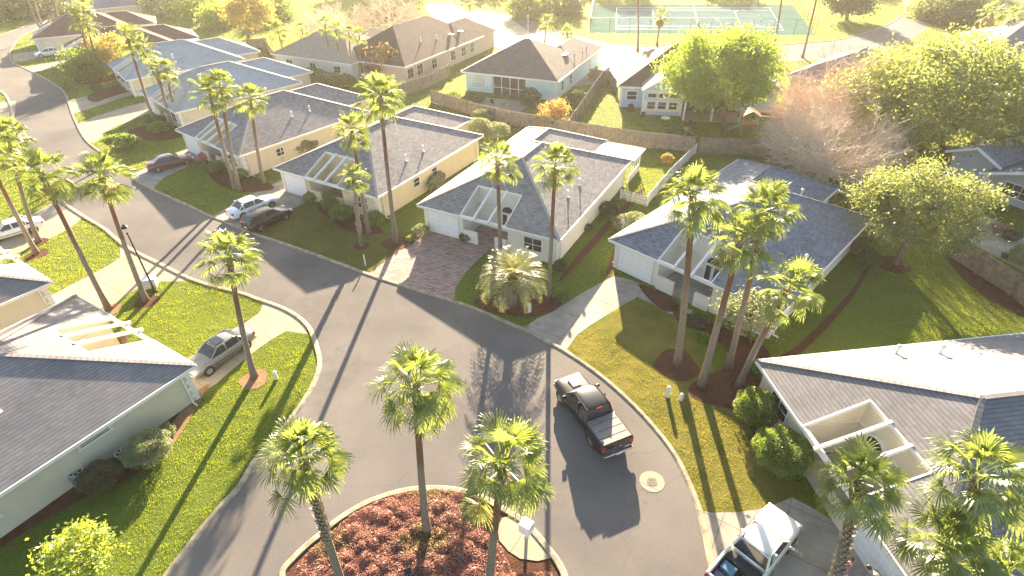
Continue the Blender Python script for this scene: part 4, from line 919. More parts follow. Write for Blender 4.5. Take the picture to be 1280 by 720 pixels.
S_('row of clipped hedge between the yellow and cream houses, near', (545, 232), (1.0, 2.4), 1.5, L_PALE, .1, name='hedge')
S_('rounded bush at the rear of the yellow house, upper', (598, 168), 1.7, 2.0, L_PALE, .13)
S_('rounded bush at the rear of the yellow house, lower', (622, 172), 1.6, 1.8, L_PALE, .13)
S_('rounded bush behind the yellow house by the fence', (603, 152), 1.4, 1.6, L_PALE, .13)
S_('yellow green bush at the foot of the amber tree', (712, 162), 1.0, 1.1, L_YEL, .1)
S_('low dark bush before the front door path of the slate roof house', (874, 405), .7, .6, L_DARK, .08)
S_('low green plant in the mulch in front of the slate roof house', (880, 425), .5, .45, L_SHRUB, .07)
S_('green bush at the right wall foot of the slate roof house', (962, 470), 1.1, .8, L_SHRUB, .08)
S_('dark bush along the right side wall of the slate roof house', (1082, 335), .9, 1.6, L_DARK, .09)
S_('leafy bush at the back right corner of the slate roof house', (1072, 318), .8, 1.4, L_MID, .1)
S_('green hedge behind the slate roof house, left', (1060, 268), (2.2, 1.0), 1.2, L_YEL, .13, name='hedge')
S_('green hedge behind the slate roof house, right', (1082, 292), (1.6, 1.2), 1.3, L_YEL, .13, name='hedge')
S_('hedge in front of the slim palms, left', (388, 102), (3.2, 1.6), 2.0, L_SHRUB, .17, name='hedge')
S_('hedge in front of the slim palms, right', (420, 110), (3.6, 1.6), 2.2, L_MID, .17, name='hedge')
S_('green bush behind the aqua house fence corner', (566, 124), 1.2, 1.2, L_LIME, .14)
S_('dark low hedge at the aqua house patio', (590, 128), (2.0, 1.0), .9, L_DARK, .14, name='hedge')
S_('dark bush at the aqua house side wall', (722, 128), 1.4, 1.6, L_DARK, .14)
S_('grey green bush in front of the aqua house lanai', (662, 132), 1.6, 2.4, L_DARK, .14)
S_('bush at the foot of the pickets behind the cream house', (833, 205), .7, 1.2, L_ORANGE, .1)
S_('dark bush at the rear fence behind the white lanai roof', (848, 178), 1.8, 1.8, L_DARK, .13)
S_('red flowering plants on the patio of the blue grey house', (1250, 290), .9, .7, L_RED, .1)
S_('dark planter bush at the blue grey house wall', (1262, 300), .7, .9, L_DARK, .1)
S_('olive bush at the right edge above the wooden fence', (1276, 330), 1.1, 1.6, L_MID, .1)
S_('dark bush at the road verge by the pale drives', (122, 113), .8, .8, L_DARK, .12)
S_('bush between the pale drives in front of the pale roofs', (165, 104), 1.6, 2.0, L_DARK, .15)
S_('bush under the pale roofed house palms', (200, 165), 1.4, 1.3, L_SHRUB, .14)
S_('red flowering bush in the court of the taupe house', (152, 430), .5, .9, L_RED, .06)
S_('bush beside the clipped maroon car hedge', (198, 158), 1.2, 1.4, L_DARK, .14)
S_('low bush under the bare tree by the rear fence, left', (985, 205), 1.6, 1.2, L_MID, .13)
S_('low bush under the bare tree by the rear fence, right', (1070, 215), 1.8, 1.6, L_YEL, .13)
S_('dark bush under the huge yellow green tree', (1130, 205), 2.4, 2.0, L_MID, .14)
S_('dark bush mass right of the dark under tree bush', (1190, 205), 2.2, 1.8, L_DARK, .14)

# red ground cover of the island
from itertools import chain
ip = np.array(is_); lo, hi_ = ip.min(0), ip.max(0); n = 120000; X = rng.uniform(lo[0], hi_[0], n); Y = rng.uniform(lo[1], hi_[1], n)
cen = ip.mean(0); ipin = cen + (ip - cen) * .90; ok = inside(X, Y, ipin)
pad = np.array(gpts([(622, 640), (640, 632), (676, 662), (700, 690), (705, 720), (640, 720), (628, 690), (616, 672)])); ok &= ~inside(X, Y, pad)
ok &= ~inside(X, Y, np.array(gpts([(575, 608), (640, 636), (626, 650), (600, 633)])))
X, Y = X[ok], Y[ok]; bp = np.stack([rng.uniform(lo[0], hi_[0], 420), rng.uniform(lo[1], hi_[1], 420)], 1); hgt = np.full(len(X), .27)
for (bx_, by_) in bp: hgt = np.maximum(hgt, .24 + (.13 + .09 * math.sin(bx_ * 37)) * np.exp(-((X - bx_) ** 2 + (Y - by_) ** 2) / .11))
Z = hgt * (1 - .4 * rng.random(len(X)) ** 2) + .05
cc_ = np.stack([X, Y, Z], 1); sel = (np.sin(X * 1.3 + 1) + np.sin(Y * 2.2) + rng.normal(size=len(X)) * .9) > 1.45
A, B = leaf_quads(cc_, .048, rng); o = np_mesh('red_ground_cover', A, B, [L_RED, L_REDG], None, sel.astype(int)); o['kind'] = 'stuff'

# lawn blades: real blades everywhere the soil is open, coarser far away
for q in C.objects:      # houses keep the lawn out
    if q.get('category') == 'house' and q.name.startswith('patio'):
        ca, sa = math.cos(q.rotation_euler.z), math.sin(q.rotation_euler.z)
        EXCL.append(np.array([(q.location.x + ca * u - sa * v, q.location.y + sa * u + ca * v) for u, v in ((.3, .3), (13.8, .3), (13.8, 18), (9.6, 18), (9.6, 22), (.3, 22))]))
EXCL.append(ip)
L_GRASS = leaf_mat('grass_blade', (.10, .155, .014), (.165, .20, .024), .5, .3, (.58, .64, .04), .4, .03)
L_STRAW = leaf_mat('dormant_grass_blade', (.15, .145, .03), (.24, .205, .045), .5, .5, (.58, .50, .06), .4, .03)
L_OLIVE = leaf_mat('olive_grass_blade', (.105, .115, .025), (.16, .15, .04), .5, .3, (.36, .36, .05), .4, .03)
straw_p, olive_p = np.array(STRAW), np.array(OLIVE)
def blades(name, n, x0, x1, y0, y1, hb, wb, filt=None):
    X = rng.uniform(x0, x1, n); Y = rng.uniform(y0, y1, n)
    dz = Y * ct + CAM_H * st; px = 640 + F_PX * X / dz; py = 360 - F_PX * (Y * st - CAM_H * ct) / dz
    ok = (px > -60) & (px < 1340) & (py > -20) & (py < 760)
    if filt is not None: ok &= filt(X, Y)
    X, Y = X[ok], Y[ok]; k = np.ones(len(X), bool)
    for p in EXCL:
        p0, p1 = p.min(0), p.max(0); b_ = (X > p0[0]) & (X < p1[0]) & (Y > p0[1]) & (Y < p1[1])
        if b_.any():
            idx = np.nonzero(b_)[0]; k[idx[inside(X[idx], Y[idx], p)]] = False
    X, Y = X[k], Y[k]; n = len(X)
    clump = .75 + .35 * np.sin(X * 2.3 + np.sin(Y * 1.9) * 2) * np.sin(Y * 2.7 + np.sin(X * 1.4) * 2)
    h = hb * clump * rng.uniform(.6, 1.3, n); az = rng.uniform(0, 6.283, n); w_ = wb * rng.uniform(.7, 1.3, n); lean = rng.uniform(.1, .9, n) * h; la = rng.uniform(0, 6.283, n)
    dx, dy = np.cos(az) * w_, np.sin(az) * w_
    V = np.stack([np.stack([X - dx, Y - dy, np.zeros(n)], 1), np.stack([X + dx, Y + dy, np.zeros(n)], 1), np.stack([X + np.cos(la) * lean, Y + np.sin(la) * lean, h], 1)], 1)
    mi = np.zeros(n, int); mi[inside(X, Y, straw_p)] = 1; mi[inside(X, Y, olive_p)] = 2
    pt = np.sin(X * .35 + 2 * np.sin(Y * .22)) + np.sin(Y * .41 + 1.5 * np.sin(X * .3)) + .8 * np.sin(X * 1.1 + Y * .9 + 2 * np.sin(Y * .7)); mi[(rng.random(n) < np.clip((pt - .9) * .5, .02, .55)) & (mi == 0)] = 2
    o = np_mesh(name, V.reshape(-1, 3), np.arange(3 * n).reshape(n, 3), [L_GRASS, L_STRAW, L_OLIVE], None, mi); o['kind'] = 'stuff'
blades('lawn_grass', 900000, -45, 48, 9, 36, .085, .011)
blades('lawn_grass', 650000, -75, 60, 36, 72, .10, .020)
blades('lawn_grass', 420000, -130, 110, 72, 190, .14, .05)

# ------------------------------------------------------------------ vehicles
M_LIGHTW = simple('lamp_clear', (.75, .75, .72), .1, .2, .05); M_LIGHTR = simple('lamp_red', (.42, .02, .015), .15, 0, .1); M_LIGHTO = simple('lamp_amber', (.6, .22, .03), .15, 0, .1)
M_TRIMBLK = simple('black_plastic', (.03, .03, .032), .55, 0, .15); M_PLATE = simple('number_plate', (.72, .72, .70), .4, 0, .05)
def wheel(par, x, y, r, wd, rimm=None):
    s = 1 if y > 0 else -1
    b = MB(); b.lathe((x, y, r), [(r * .60, -wd / 2), (r * .92, -wd / 2), (r, -wd * .35), (r, wd * .35), (r * .92, wd / 2), (r * .60, wd / 2)], 24, axis='y'); t = b.build('wheel', M_RUBBER, par, True)
    b = MB(); b.lathe((x, y + s * wd * .36, r), [(r * .66, -.02), (r * .66, .03), (r * .6, .045), (.05, .02), (.01, .03)], 20, axis='y')
    for k in range(6):
        a = k * math.pi / 3; b.beam((x, y + s * (wd * .36 + .035), r), (x + math.cos(a) * r * .6, y + s * (wd * .36 + .045), r + math.sin(a) * r * .6), .08, .04, up=(0, 1, 0))
    b.build('rim', rimm or M_RIM, t)
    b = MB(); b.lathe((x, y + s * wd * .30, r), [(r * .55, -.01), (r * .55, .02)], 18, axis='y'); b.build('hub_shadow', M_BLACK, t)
def loft_body(st, par, mat, name='body', sub=2):
    V, Fc = [], []
    for (x, w_, zb, zs, zt, k) in st:
        ring = [(w_ * .86, zb), (w_ * .985, zb + .10), (w_, zb + .55 * (zs - zb)), (w_ * .965, zs), (w_ * k, zt), (0, zt + .03)]
        ring = ring + [(-a, b) for a, b in reversed(ring[:-1])]
        V += [(x, a, b) for a, b in ring]
    n = 11
    for i in range(len(st) - 1):
        for j in range(n): Fc.append((i * n + j, (i + 1) * n + j, (i + 1) * n + (j + 1) % n, i * n + (j + 1) % n))
    Fc.append(tuple(range(n))); Fc.append(tuple((len(st) - 1) * n + j for j in range(n)))
    m_ = MB(); m_.add(V, Fc); o = m_.build(name, mat, par, True)
    md = o.modifiers.new('round', 'SUBSURF'); md.levels = sub; md.render_levels = sub
    return o
def cabin(par, mat, xf, xrf, xrr, xr, wb, wr, zb, zr, pillars, roofname='roof', zbr=None):
    zbr = zbr or zb
    A = [(xf, wb, zb), (xrf, wr, zr), (xrr, wr, zr), (xr, wb, zbr)]; Bm = [(a, -b, c) for a, b, c in A]
    g = MB(); g.add([A[0], A[1], Bm[1], Bm[0]], [(0, 1, 2, 3)]); g.build('windscreen', M_GLASS, par)
    g = MB(); g.add([A[3], A[2], Bm[2], Bm[3]], [(0, 1, 2, 3)]); g.build('rear_window', M_GLASS, par)
    for q in (A, Bm):
        g = MB(); g.add(q, [(0, 1, 2, 3)]); g.build('side_window', M_GLASS, par)
    r = MB(); xm = (xrf + xrr) / 2; V = []; rows = [(xrf + .10, -.015, .96), (xrf - .06, .025, 1.0), (xrf - (xrf - xrr) * .35, .06, 1.0), (xrf - (xrf - xrr) * .7, .055, 1.0), (xrr + .06, .02, 1.0), (xrr - .10, -.02, .96)]
    for x, dz, k in rows:
        for y in (-1.03, -.9, -.45, 0, .45, .9, 1.03): V.append((x, y * wr * k, zr + dz - (.05 if abs(y) > 1 else 0) - .03 * abs(y) ** 3))
    Fc = [(i * 7 + j, i * 7 + j + 1, (i + 1) * 7 + j + 1, (i + 1) * 7 + j) for i in range(len(rows) - 1) for j in range(6)]
    r.add(V, Fc); ro = r.build(roofname, mat, par, True, fix=False); s_ = ro.modifiers.new('t', 'SOLIDIFY'); s_.thickness = .03
    up_normals(ro); s2 = ro.modifiers.new('r', 'SUBSURF'); s2.levels = 1; s2.render_levels = 1
    for s in (1, -1):
        p = MB(); p.beam((xf, s * wb, zb), (xrf, s * wr, zr), .07, .06); p.beam((xr, s * wb, zbr), (xrr, s * wr, zr), .10, .06)
        p.beam((xrf, s * (wr + .005), zr - .01), (xrr, s * (wr + .005), zr - .01), .05, .07)
        for px in pillars:
            t = 1; p.beam((px, s * (wb + .005), zb), (px - .05, s * (wr + .005), zr), .02, .09, up=(0, 1, 0)) if False else p.box((px, s * (wb + wr) / 2, (zb + zr) / 2), (.09, wb - wr + .05, zr - zb))
        p.build('pillars', mat, par)
def twin(par, name, mat, c, d, bev=.02, rz=0):
    for s in (1, -1):
        b = MB(); b.box((c[0], s * c[1], c[2]), d, rz * s); b.build(name, mat, par, bevel=bev)
def car(label, front_px, rear_px, mat, kind='sedan', cat='car', L=4.7, W=1.8, sunroof=False, rimm=None, zf=.3, group='parked cars', flip=False):
    a, c = G(*front_px, zf), G(*rear_px, zf); mid = (a + c) / 2; d = a - c
    rt = thing('parked_car', (mid.x, mid.y, .012), label, cat, math.atan2(d.y, d.x), group); h = W / 2; l = L / 2
    hatch = kind in ('hatch', 'wagon')
    H = {'sedan': 1.44, 'hatch': 1.50, 'wagon': 1.60}[kind]; dz = .10 if kind == 'wagon' else 0; rear_t = .98 if not hatch else 1.0
    st = [(-l, h * .80, .34, .62, .80 + dz, .75), (-l + .06, h * .90, .26, .70, rear_t - .06 + dz, .76), (-l + .35, h * .97, .22, .80 + dz, rear_t + dz, .78), (-l + .95, h, .20, .86 + dz, (1.0 if not hatch else .96) + dz, .80), (-.2, h, .20, .88 + dz, .93 + dz, .80), (.75, h, .20, .86 + dz, .93 + dz, .80), (l - 1.15, h, .20, .82 + dz, .93 + dz, .79), (l - .45, h * .96, .22, .72 + dz, .82 + dz, .76), (l - .08, h * .86, .26, .58 + dz, .68 + dz, .72), (l, h * .74, .34, .52, .60 + dz, .68)]
    body = loft_body(st, rt, mat)
    if kind == 'sedan': cabin(rt, mat, l - 1.35, l - 2.05, -l + 1.45, -l + .72, h * .84, h * .64, .92, H - .04, (.0 + l - 2.75 + .25, -l + 1.25))
    elif kind == 'hatch': cabin(rt, mat, l - 1.1, l - 1.9, -l + .75, -l + .18, h * .84, h * .66, .95, H - .04, (l - 2.5, -l + .95))
    else: cabin(rt, mat, l - 1.25, l - 1.95, -l + .60, -l + .16, h * .86, h * .70, 1.03, H - .04, (l - 2.6, -l + 1.15))
    for x in (l - .9, -l + .95):
        for s in (1, -1):
            wheel(rt, x, s * (h - .10), .325, .22, rimm)
            b = MB(); b.lathe((x, s * (h - .03), .335), [(.30, -.055), (.385, -.055), (.385, .045), (.30, .045)], 22, axis='y'); b.build('wheel_arch', M_TRIMBLK, rt)
    twin(rt, 'headlight', M_LIGHTW, (l - .12, h * .66, .62 + dz), (.20, .36, .15)); twin(rt, 'taillight', M_LIGHTR, (-l + .07, h * .68, .76 + dz), (.16, .34, .18))
    b = MB(); b.box((l - .01, 0, .47), (.06, W * .42, .16)); b.build('grille', M_TRIMBLK, rt, bevel=.02)
    b = MB(); b.box((-l - .01, 0, .60), (.03, .42, .13)); b.build('number_plate', M_PLATE, rt)
    b = MB(); b.box((-l + .05, 0, .40), (.20, W * .84, .16)); b.build('rear_bumper', mat, rt, bevel=.05)
    b = MB(); b.box((l - .06, 0, .36), (.22, W * .80, .14)); b.build('front_bumper', mat, rt, bevel=.05)
    twin(rt, 'mirror', mat, (l - 1.62, h + .07, .98 + dz), (.13, .18, .12), .03)
    for x in (l - 2.55, -l + 1.55): twin(rt, 'door_handle', M_CHROME if kind != 'sedan' else mat, (x, h * .985, .78 + dz), (.16, .04, .035), .01)
    twin(rt, 'door_trim', M_TRIMBLK, (-.05, h * .995, .50), (L * .45, .03, .06), .01)
    if sunroof: b = MB(); b.box((.0 + l - 2.45, 0, H + .028), (.62, .84, .015)); b.build('sunroof', M_GLASS, rt, bevel=.005)
    if kind == 'wagon': twin(rt, 'roof_rail', M_TRIMBLK, (-.35, h * .64, H + .06), (1.9, .04, .05), .01)
    return rt
P_BLACK = paint('black_paint', (.004, .004, .005)); P_MAROON = paint('maroon_paint', (.13, .012, .014)); P_WHITE = paint('white_paint', (.74, .74, .73)); P_SILVER = paint('pewter_paint', (.26, .25, .23), .5); P_CHAMP = paint('champagne_white_paint', (.70, .66, .58)); P_LTBLUE = paint('pearl_white_paint', (.66, .69, .73))
car('pewter grey sedan with sunroof nosed up to the garage on the left', (247, 462), (303, 424), P_SILVER, L=4.75, sunroof=True)
car('maroon sedan with its tail towards the road', (238, 199), (188, 211), P_MAROON, L=4.9)
car('white sedan parked beside the black estate car', (344, 249), (287, 272), P_WHITE, L=4.9, W=1.85)
car('black estate car with roof rails parked beside the white sedan', (361, 264), (308, 288), P_BLACK, kind='wagon', L=4.6)
car('white sedan behind palm trunks at the left edge', (-8, 297), (42, 283), P_WHITE, L=4.8)
car('small white hatchback on the far drive at the top left', (45, 70), (75, 66), P_LTBLUE, kind='hatch', L=4.2)

def pickup(label, mid, hd, mat, black=True, L=5.85, W=2.0):
    rt = thing('pickup_truck', (mid[0], mid[1], .006), label, 'pickup truck', hd, 'pickup trucks'); h = W / 2; l = L / 2
    xc = -l + 1.95                                  # cab rear / bed front
    zt = 1.20
    st = [(xc - .02, h, .36, 1.10, 1.22, .86), (xc + .4, h, .34, 1.12, 1.22, .84), (.9, h, .34, 1.12, 1.22, .82), (l - 1.6, h, .34, 1.10, 1.22, .84), (l - .55, h * .98, .36, 1.04, 1.17, .84), (l - .12, h * .93, .38, .96, 1.08, .84), (l, h * .88, .44, .90, 1.0, .82)]
    loft_body(st, rt, mat)
    cabin(rt, mat, l - 1.45, l - 2.15, xc + .30, xc + .04, h * .88, h * .72, 1.20, 1.88, ((l - 2.95), ))
    # bed: two side walls, floor, tailgate
    for s in (1, -1):
        b = MB(); b.box(((xc - l) / 2 - .0, s * (h - .07), .88), (xc + l - .02, .14, .72)); b.build('bed_side', mat, rt, bevel=.04)
    b = MB(); b.box(((xc - l) / 2, 0, .62), (xc + l - .04, W - .28, .08)); b.build('bed_floor', M_TRIMBLK, rt)
    b = MB(); b.box((-l + .05, 0, .92), (.10, W - .30, .62)); tg = b.build('tailgate', mat, rt, bevel=.03)
    b = MB(); b.box((-l - .01, 0, 1.0), (.02, .22, .10)); b.build('handle', M_TRIMBLK, tg)
    b = MB(); b.box((-l - .10, 0, .48), (.22, W * .94, .16)); b.build('rear_bumper', M_CHROME, rt, bevel=.04)
    b = MB(); b.box((l + .03, 0, .50), (.16, W * .90, .20)); b.build('front_bumper', M_CHROME, rt, bevel=.05)
    b = MB(); b.box((l - .01, 0, .82), (.06, W * .5, .26)); b.build('grille', M_CHROME if not black else M_TRIMBLK, rt, bevel=.02)
    b = MB(); b.box((-l - .215, 0, .50), (.015, .34, .15)); b.build('number_plate', M_PLATE, rt)
    twin(rt, 'headlight', M_LIGHTW, (l - .05, h * .70, .84), (.16, .36, .22)); twin(rt, 'taillight', M_LIGHTR, (-l + .05, h - .09, .95), (.14, .20, .36))
    twin(rt, 'mirror', mat if black else M_CHROME, (l - 1.75, h + .15, 1.28), (.14, .26, .20), .04)
    for x in (l - 2.75, xc + .75): twin(rt, 'door_handle', mat if black else M_CHROME, (x, h * 1.0, 1.0), (.18, .05, .04), .01)
    for x in (l - .98, -l + 1.25):
        for s in (1, -1):
            wheel(rt, x, s * (h - .13), .40, .27)
            b = MB(); b.lathe((x, s * (h - .04), .42), [(.38, -.06), (.47, -.06), (.47, .05), (.38, .05)], 22, axis='y'); b.build('wheel_arch', M_TRIMBLK, rt)
    return rt, l, h, xc
rc = G(772, 562, .6); hd = R_(113.5); md = (rc.x + 2.95 * math.cos(hd), rc.y + 2.95 * math.sin(hd))
rt, l, h, xc = pickup('black pickup truck with grey bed cover driving up the road', md, hd, P_BLACK)
b = MB(); b.box(((xc - l) / 2 + .0, 0, 1.265), (xc + l - .10, 2 * h - .20, .05)); cv = b.build('bed_cover', simple('grey_vinyl', (.16, .155, .15), .6, 0, .1), rt, bevel=.02)
b = MB()
for k in range(3): b.box((-l + .5 + k * .5, 0, 1.295), (.02, 2 * h - .3, .012))
b.build('cover_seam', M_TRIMBLK, cv)
b = MB(); b.box((xc + .13, 0, 1.87), (.05, .34, .05)); b.build('brake_light', M_LIGHTR, rt)
b = MB(); b.box((l - .95, 0, 1.24), (.75, .62, .06), taper=.8); b.build('hood_scoop', simple('matt_grey', (.12, .12, .13), .5), rt, bevel=.02)
twin(rt, 'badge', M_CHROME, (-l - .012, .18, .84), (.012, .14, .05), 0)

p1, p2 = G(983, 640, 1.1), G(930, 706, 1.1); hd = math.atan2(p1.y - p2.y, p1.x - p2.x)
md = (p1.x - 2.75 * math.cos(hd), p1.y - 2.75 * math.sin(hd))
rt, l, h, xc = pickup('champagne white pickup with a cluttered open bed in the lower right drive', md, hd, P_CHAMP, False, 5.5, 1.9)
def cargo(name, label, cat, u, v, z, d, mat, bev=.03, lid=None, rz=0):
    ca, sa = math.cos(hd), math.sin(hd); o = thing(name, (md[0] + ca * u - sa * v, md[1] + sa * u + ca * v, z), label, cat, hd + rz, None)
    b = MB(); b.box((0, 0, d[2] / 2), d); b.build('case', mat, o, bevel=bev)
    if lid: b = MB(); b.box((0, 0, d[2] + .03), (d[0] * 1.03, d[1] * 1.03, .06)); b.build('lid', lid, o, bevel=.02)
    return o
cargo('tool_box', 'black tool box across the front of the white pickup bed', 'tool box', xc - .32, 0, .68, (.48, 1.5, .30), M_TRIMBLK, .03, M_TRIMBLK)
cargo('cool_box', 'blue cool box with pale lid in the white pickup bed', 'cool box', xc - .98, .38, .68, (.42, .60, .40), simple('blue_plastic', (.03, .10, .18), .6), .04, simple('pale_blue_plastic', (.06, .17, .24), .6))
cargo('crate', 'dark crate behind the cool box in the white pickup bed', 'crate', xc - 1.5, .5, .68, (.38, .45, .3), simple('purple_grey_plastic', (.10, .09, .16), .5))
for k in range(3): cargo('plank', 'tan timber plank lying lengthwise in the white pickup bed', 'plank', xc - 1.15, -.25 - .2 * k, .68 + .03 * k, (1.15, .16, .05), M_WOOD_NEW, .005).__setitem__('group', 'planks in the white pickup bed')

# ------------------------------------------------------------------ street furniture, fences, small things
def street_lamp(label, base, h, dark=True):
    g = G(*base); rt = thing('street_lamp', g, label, 'street lamp'); m_ = M_BLACK if dark else M_METAL
    b = MB(); b.lathe((0, 0, 0), [(.20, 0), (.20, .06), (.12, .18), (.10, .5), (.065, .6), (.05, h - .5), (.09, h - .48), (.06, h - .40)], 12); b.build('pole', m_, rt, True)
    b = MB(); b.lathe((0, 0, h - .4), [(.10, 0), (.20, .34), (.20, .36)], 8); b.build('lantern_glass', simple('frosted_glass', (.7, .7, .66), .2), rt)
    b = MB(); b.lathe((0, 0, h - .04), [(.26, 0), (.26, .04), (.10, .20), (.03, .30)], 8); b.build('lantern_cap', m_, rt)
    return rt
street_lamp('black street lamp with lantern head beside the left drive', (194, 365), 5.9)
street_lamp('pale far street lamp beside the dense round palm', (660, 50), 4.6, False)
g = G(188, 358); rt = thing('utility_box', g, 'pale grey utility cabinet at the foot of the street lamp', 'utility box', R_(20)); b = MB(); b.box((0, 0, .38), (1.1, .85, .76)); b.build('cabinet', M_WALL_WHITE, rt, bevel=.03); b = MB(); b.box((0, 0, .79), (1.18, .93, .08)); b.build('lid', M_METAL, rt, bevel=.02)
def marker(label, base, h=.75, wd=.2, grp='white marker posts'):
    g = G(*base); rt = thing('marker_post', g, label, 'marker post', R_(25), grp); b = MB(); b.box((0, 0, h / 2), (wd, wd, h)); b.build('post', M_WHITE, rt, bevel=.02); b = MB(); b.lathe((0, 0, h), [(wd * .62, 0), (wd * .62, .05), (wd * .3, .12)], 8); b.build('cap', M_WHITE, rt); return rt
marker('white marker post on the yellow lawn above the truck kerb', (834, 496), .8)
marker('short white marker post at the mulch edge beside the reddish trunked palm', (851, 500), .45)
marker('white marker post in the mulch bed by the silvery feather palm', (662, 390), .7)
marker('white marker post on the left verge right of the sparse drooping palm', (346, 474), .6)
marker('white marker post on the yellow house lawn by the road', (457, 332), .95, .1)
def mailbox(label, base, h, wd, rz, two=False):
    g = G(*base); rt = thing('mailbox', g, label, 'mailbox', rz); b = MB(); b.lathe((0, 0, 0), [(.16, 0), (.16, .04), (.08, .1), (.08, h)], 10); b.build('pedestal', M_METAL, rt, True)
    b = MB(); b.box((0, 0, h + .32), (wd, wd * .95, .62)); bx = b.build('cabinet', simple('mailbox_white', (.72, .72, .70), .35), rt, bevel=.03)
    b = MB()
    for k in range(3):
        for q in range(3): b.box((-wd / 2 - .006, (q - 1) * wd * .29, h + .14 + k * .18), (.012, wd * .26, .16))
    b.box((wd / 2 + .006, 0, h + .42), (.012, wd * .55, .12)); b.build('door_panel', M_METAL, bx)
    return rt
mailbox('white cluster mailbox on a pedestal on the island concrete pad', (658, 672), .62, .58, R_(-35))
g = G(512, 724); rt = thing('spotlight', g, 'small dark landscape floodlight among the red plants', 'spotlight', R_(20)); b = MB(); b.tube([(0, 0, 0), (0, 0, .55)], .03, 6); b.build('stake', M_BLACK, rt); b = MB(); b.beam((0, -.10, .62), (0, .14, .72), .34, .26); b.build('housing', M_BLACK, rt, bevel=.02); b = MB(); b.beam((0, .141, .722), (0, .15, .726), .28, .2); b.build('lens', M_LIGHTW, rt)
g = G(815, 602); rt = thing('manhole', (g.x, g.y, .006), 'round concrete manhole collar with iron lid in the road', 'manhole'); b = MB(); b.lathe((0, 0, 0), [(.66, -.004), (.66, .010), (.30, .012)], 28); b.build('collar', M_CONC, rt); b = MB(); b.lathe((0, 0, .011), [(.29, 0), (.29, .012), (.24, .014)], 20)
for k in range(4): b.box((0, -.15 + k * .1, .026), (.36, .03, .012))
b.build('lid', simple('iron_lid', (.16, .14, .11), .7, .4), rt)
g = G(14, 158); rt = thing('trash_bin', g, 'dark wheeled trash bin with white sack on top at the left road edge', 'trash bin', R_(30)); b = MB(); b.box((0, 0, .5), (.6, .62, 1.0), taper=1.15); b.build('bin', M_TRIMBLK, rt, bevel=.03); b = MB(); b.box((0, 0, 1.06), (.75, .75, .12)); b.build('lid', M_WHITE, rt, bevel=.04); b = MB(); b.tube([(-.36, -.25, .12), (-.36, .25, .12)], .12, 8); b.build('wheel', M_RUBBER, rt)
def ac_unit(label, base, rz):
    g = G(*base); rt = thing('air_conditioner', g, label, 'air conditioner', rz); b = MB(); b.box((0, 0, .42), (.82, .82, .8)); b.build('cabinet', simple('ac_grey', (.16, .19, .23), .55), rt, bevel=.04)
    b = MB(); b.lathe((0, 0, .82), [(.38, 0), (.38, .03), (.32, .04)], 18); b.build('fan_ring', M_METAL, rt); b = MB(); b.lathe((0, 0, .855), [(.30, 0), (.30, .006)], 16); b.build('fan_well', M_BLACK, rt)
    b = MB()
    for k in range(5): b.beam((0, 0, .868), (.3 * math.cos(k * 1.257), .3 * math.sin(k * 1.257), .868), .07, .01)
    b.build('fan_blade', M_METAL, rt)
ac_unit('blue grey air conditioner unit between the two round shrubs', (160, 577), R_(57)); ac_unit('dark air conditioner unit left of the dark green shrub', (103, 602), R_(57))
def dish(label, base, h):
    g = G(*base); rt = thing('satellite_dish', g, label, 'satellite dish', R_(200)); b = MB(); b.tube([(0, 0, 0), (0, 0, h)], .04, 8); b.build('mast', M_METAL, rt)
    V = []; Fc = []; n = 16
    for i, (r, d) in enumerate([(.01, -.08), (.2, -.06), (.34, 0)]):
        for j in range(n):
            t = 2 * math.pi * j / n; V.append((d + .08 * math.sin(t) * 0, r * math.cos(t), h + .1 + r * math.sin(t)))
    for i in range(2):
        for j in range(n): Fc.append((i * n + j, i * n + (j + 1) % n, (i + 1) * n + (j + 1) % n, (i + 1) * n + j))
    b = MB(); b.add(V, Fc); b.build('reflector', M_WHITE, rt, True); b = MB(); b.tube([(-.02, 0, h - .2), (.38, 0, h + .06)], .018, 6); b.build('feed_arm', M_METAL, rt)
dish('white satellite dish at the left corner of the slate roof house', (777, 296), 1.5); dish('white satellite dish by the hedge of the yellow house', (355, 205), 1.6); dish('white satellite dish at the corner of the blue grey roofed house', (244, 158), 1.4)

def fence(label, px, h=1.8, mat=None, picket=False, group=None, z=0):
    pts = [G(*p) for p in px]; g = pts[0]; rt = thing('picket_fence' if picket else 'wooden_fence', g, label, 'fence', 0, group); mat = mat or M_WOOD
    rr = random.Random(int(px[0][0]))
    for a, c in zip(pts, pts[1:]):
        L_ = (c - a).length; d = (c - a) / L_; n = max(1, int(L_ / (.17 if not picket else .16))); ang = math.atan2(d.y, d.x); b = MB()
        for k in range(n):
            p = a + d * (k + .5) * L_ / n - g; hh = h + (rr.uniform(-.03, .03) if not picket else 0); b.box((p.x, p.y, hh / 2 + .03), ((L_ / n) * (.93 if not picket else .55), .03, hh), ang)
        for zz in (.35, h - .35):
            q = d.cross(Vector((0, 0, 1))) * .05; b.beam(a - g + q + Vector((0, 0, zz)), c - g + q + Vector((0, 0, zz)), .05, .09)
        b.build('board_panel', mat, rt)
        m_ = max(1, int(L_ / 2.4))
        for k in range(m_ + 1):
            p = a + d * L_ * k / m_ - g + d.cross(Vector((0, 0, 1))) * .10; b = MB(); b.box((p.x, p.y, h / 2 + .05), (.11, .11, h + .1), ang); b.build('post', mat, rt)
    return rt
fence('long weathered board fence behind the cream house', [(540, 128), (600, 147), (640, 156), (720, 170), (800, 183), (866, 190)])
fence('weathered board fence behind the slate roof house', [(874, 191), (930, 194), (985, 197), (1030, 206)], 1.9)
fence('board fence running up between the aqua and pale blue houses', [(712, 164), (735, 130), (752, 105), (760, 98)], 1.8)
fence('short board fence across the gap beside the pale blue house', [(737, 100), (762, 104), (772, 120)], 1.8)
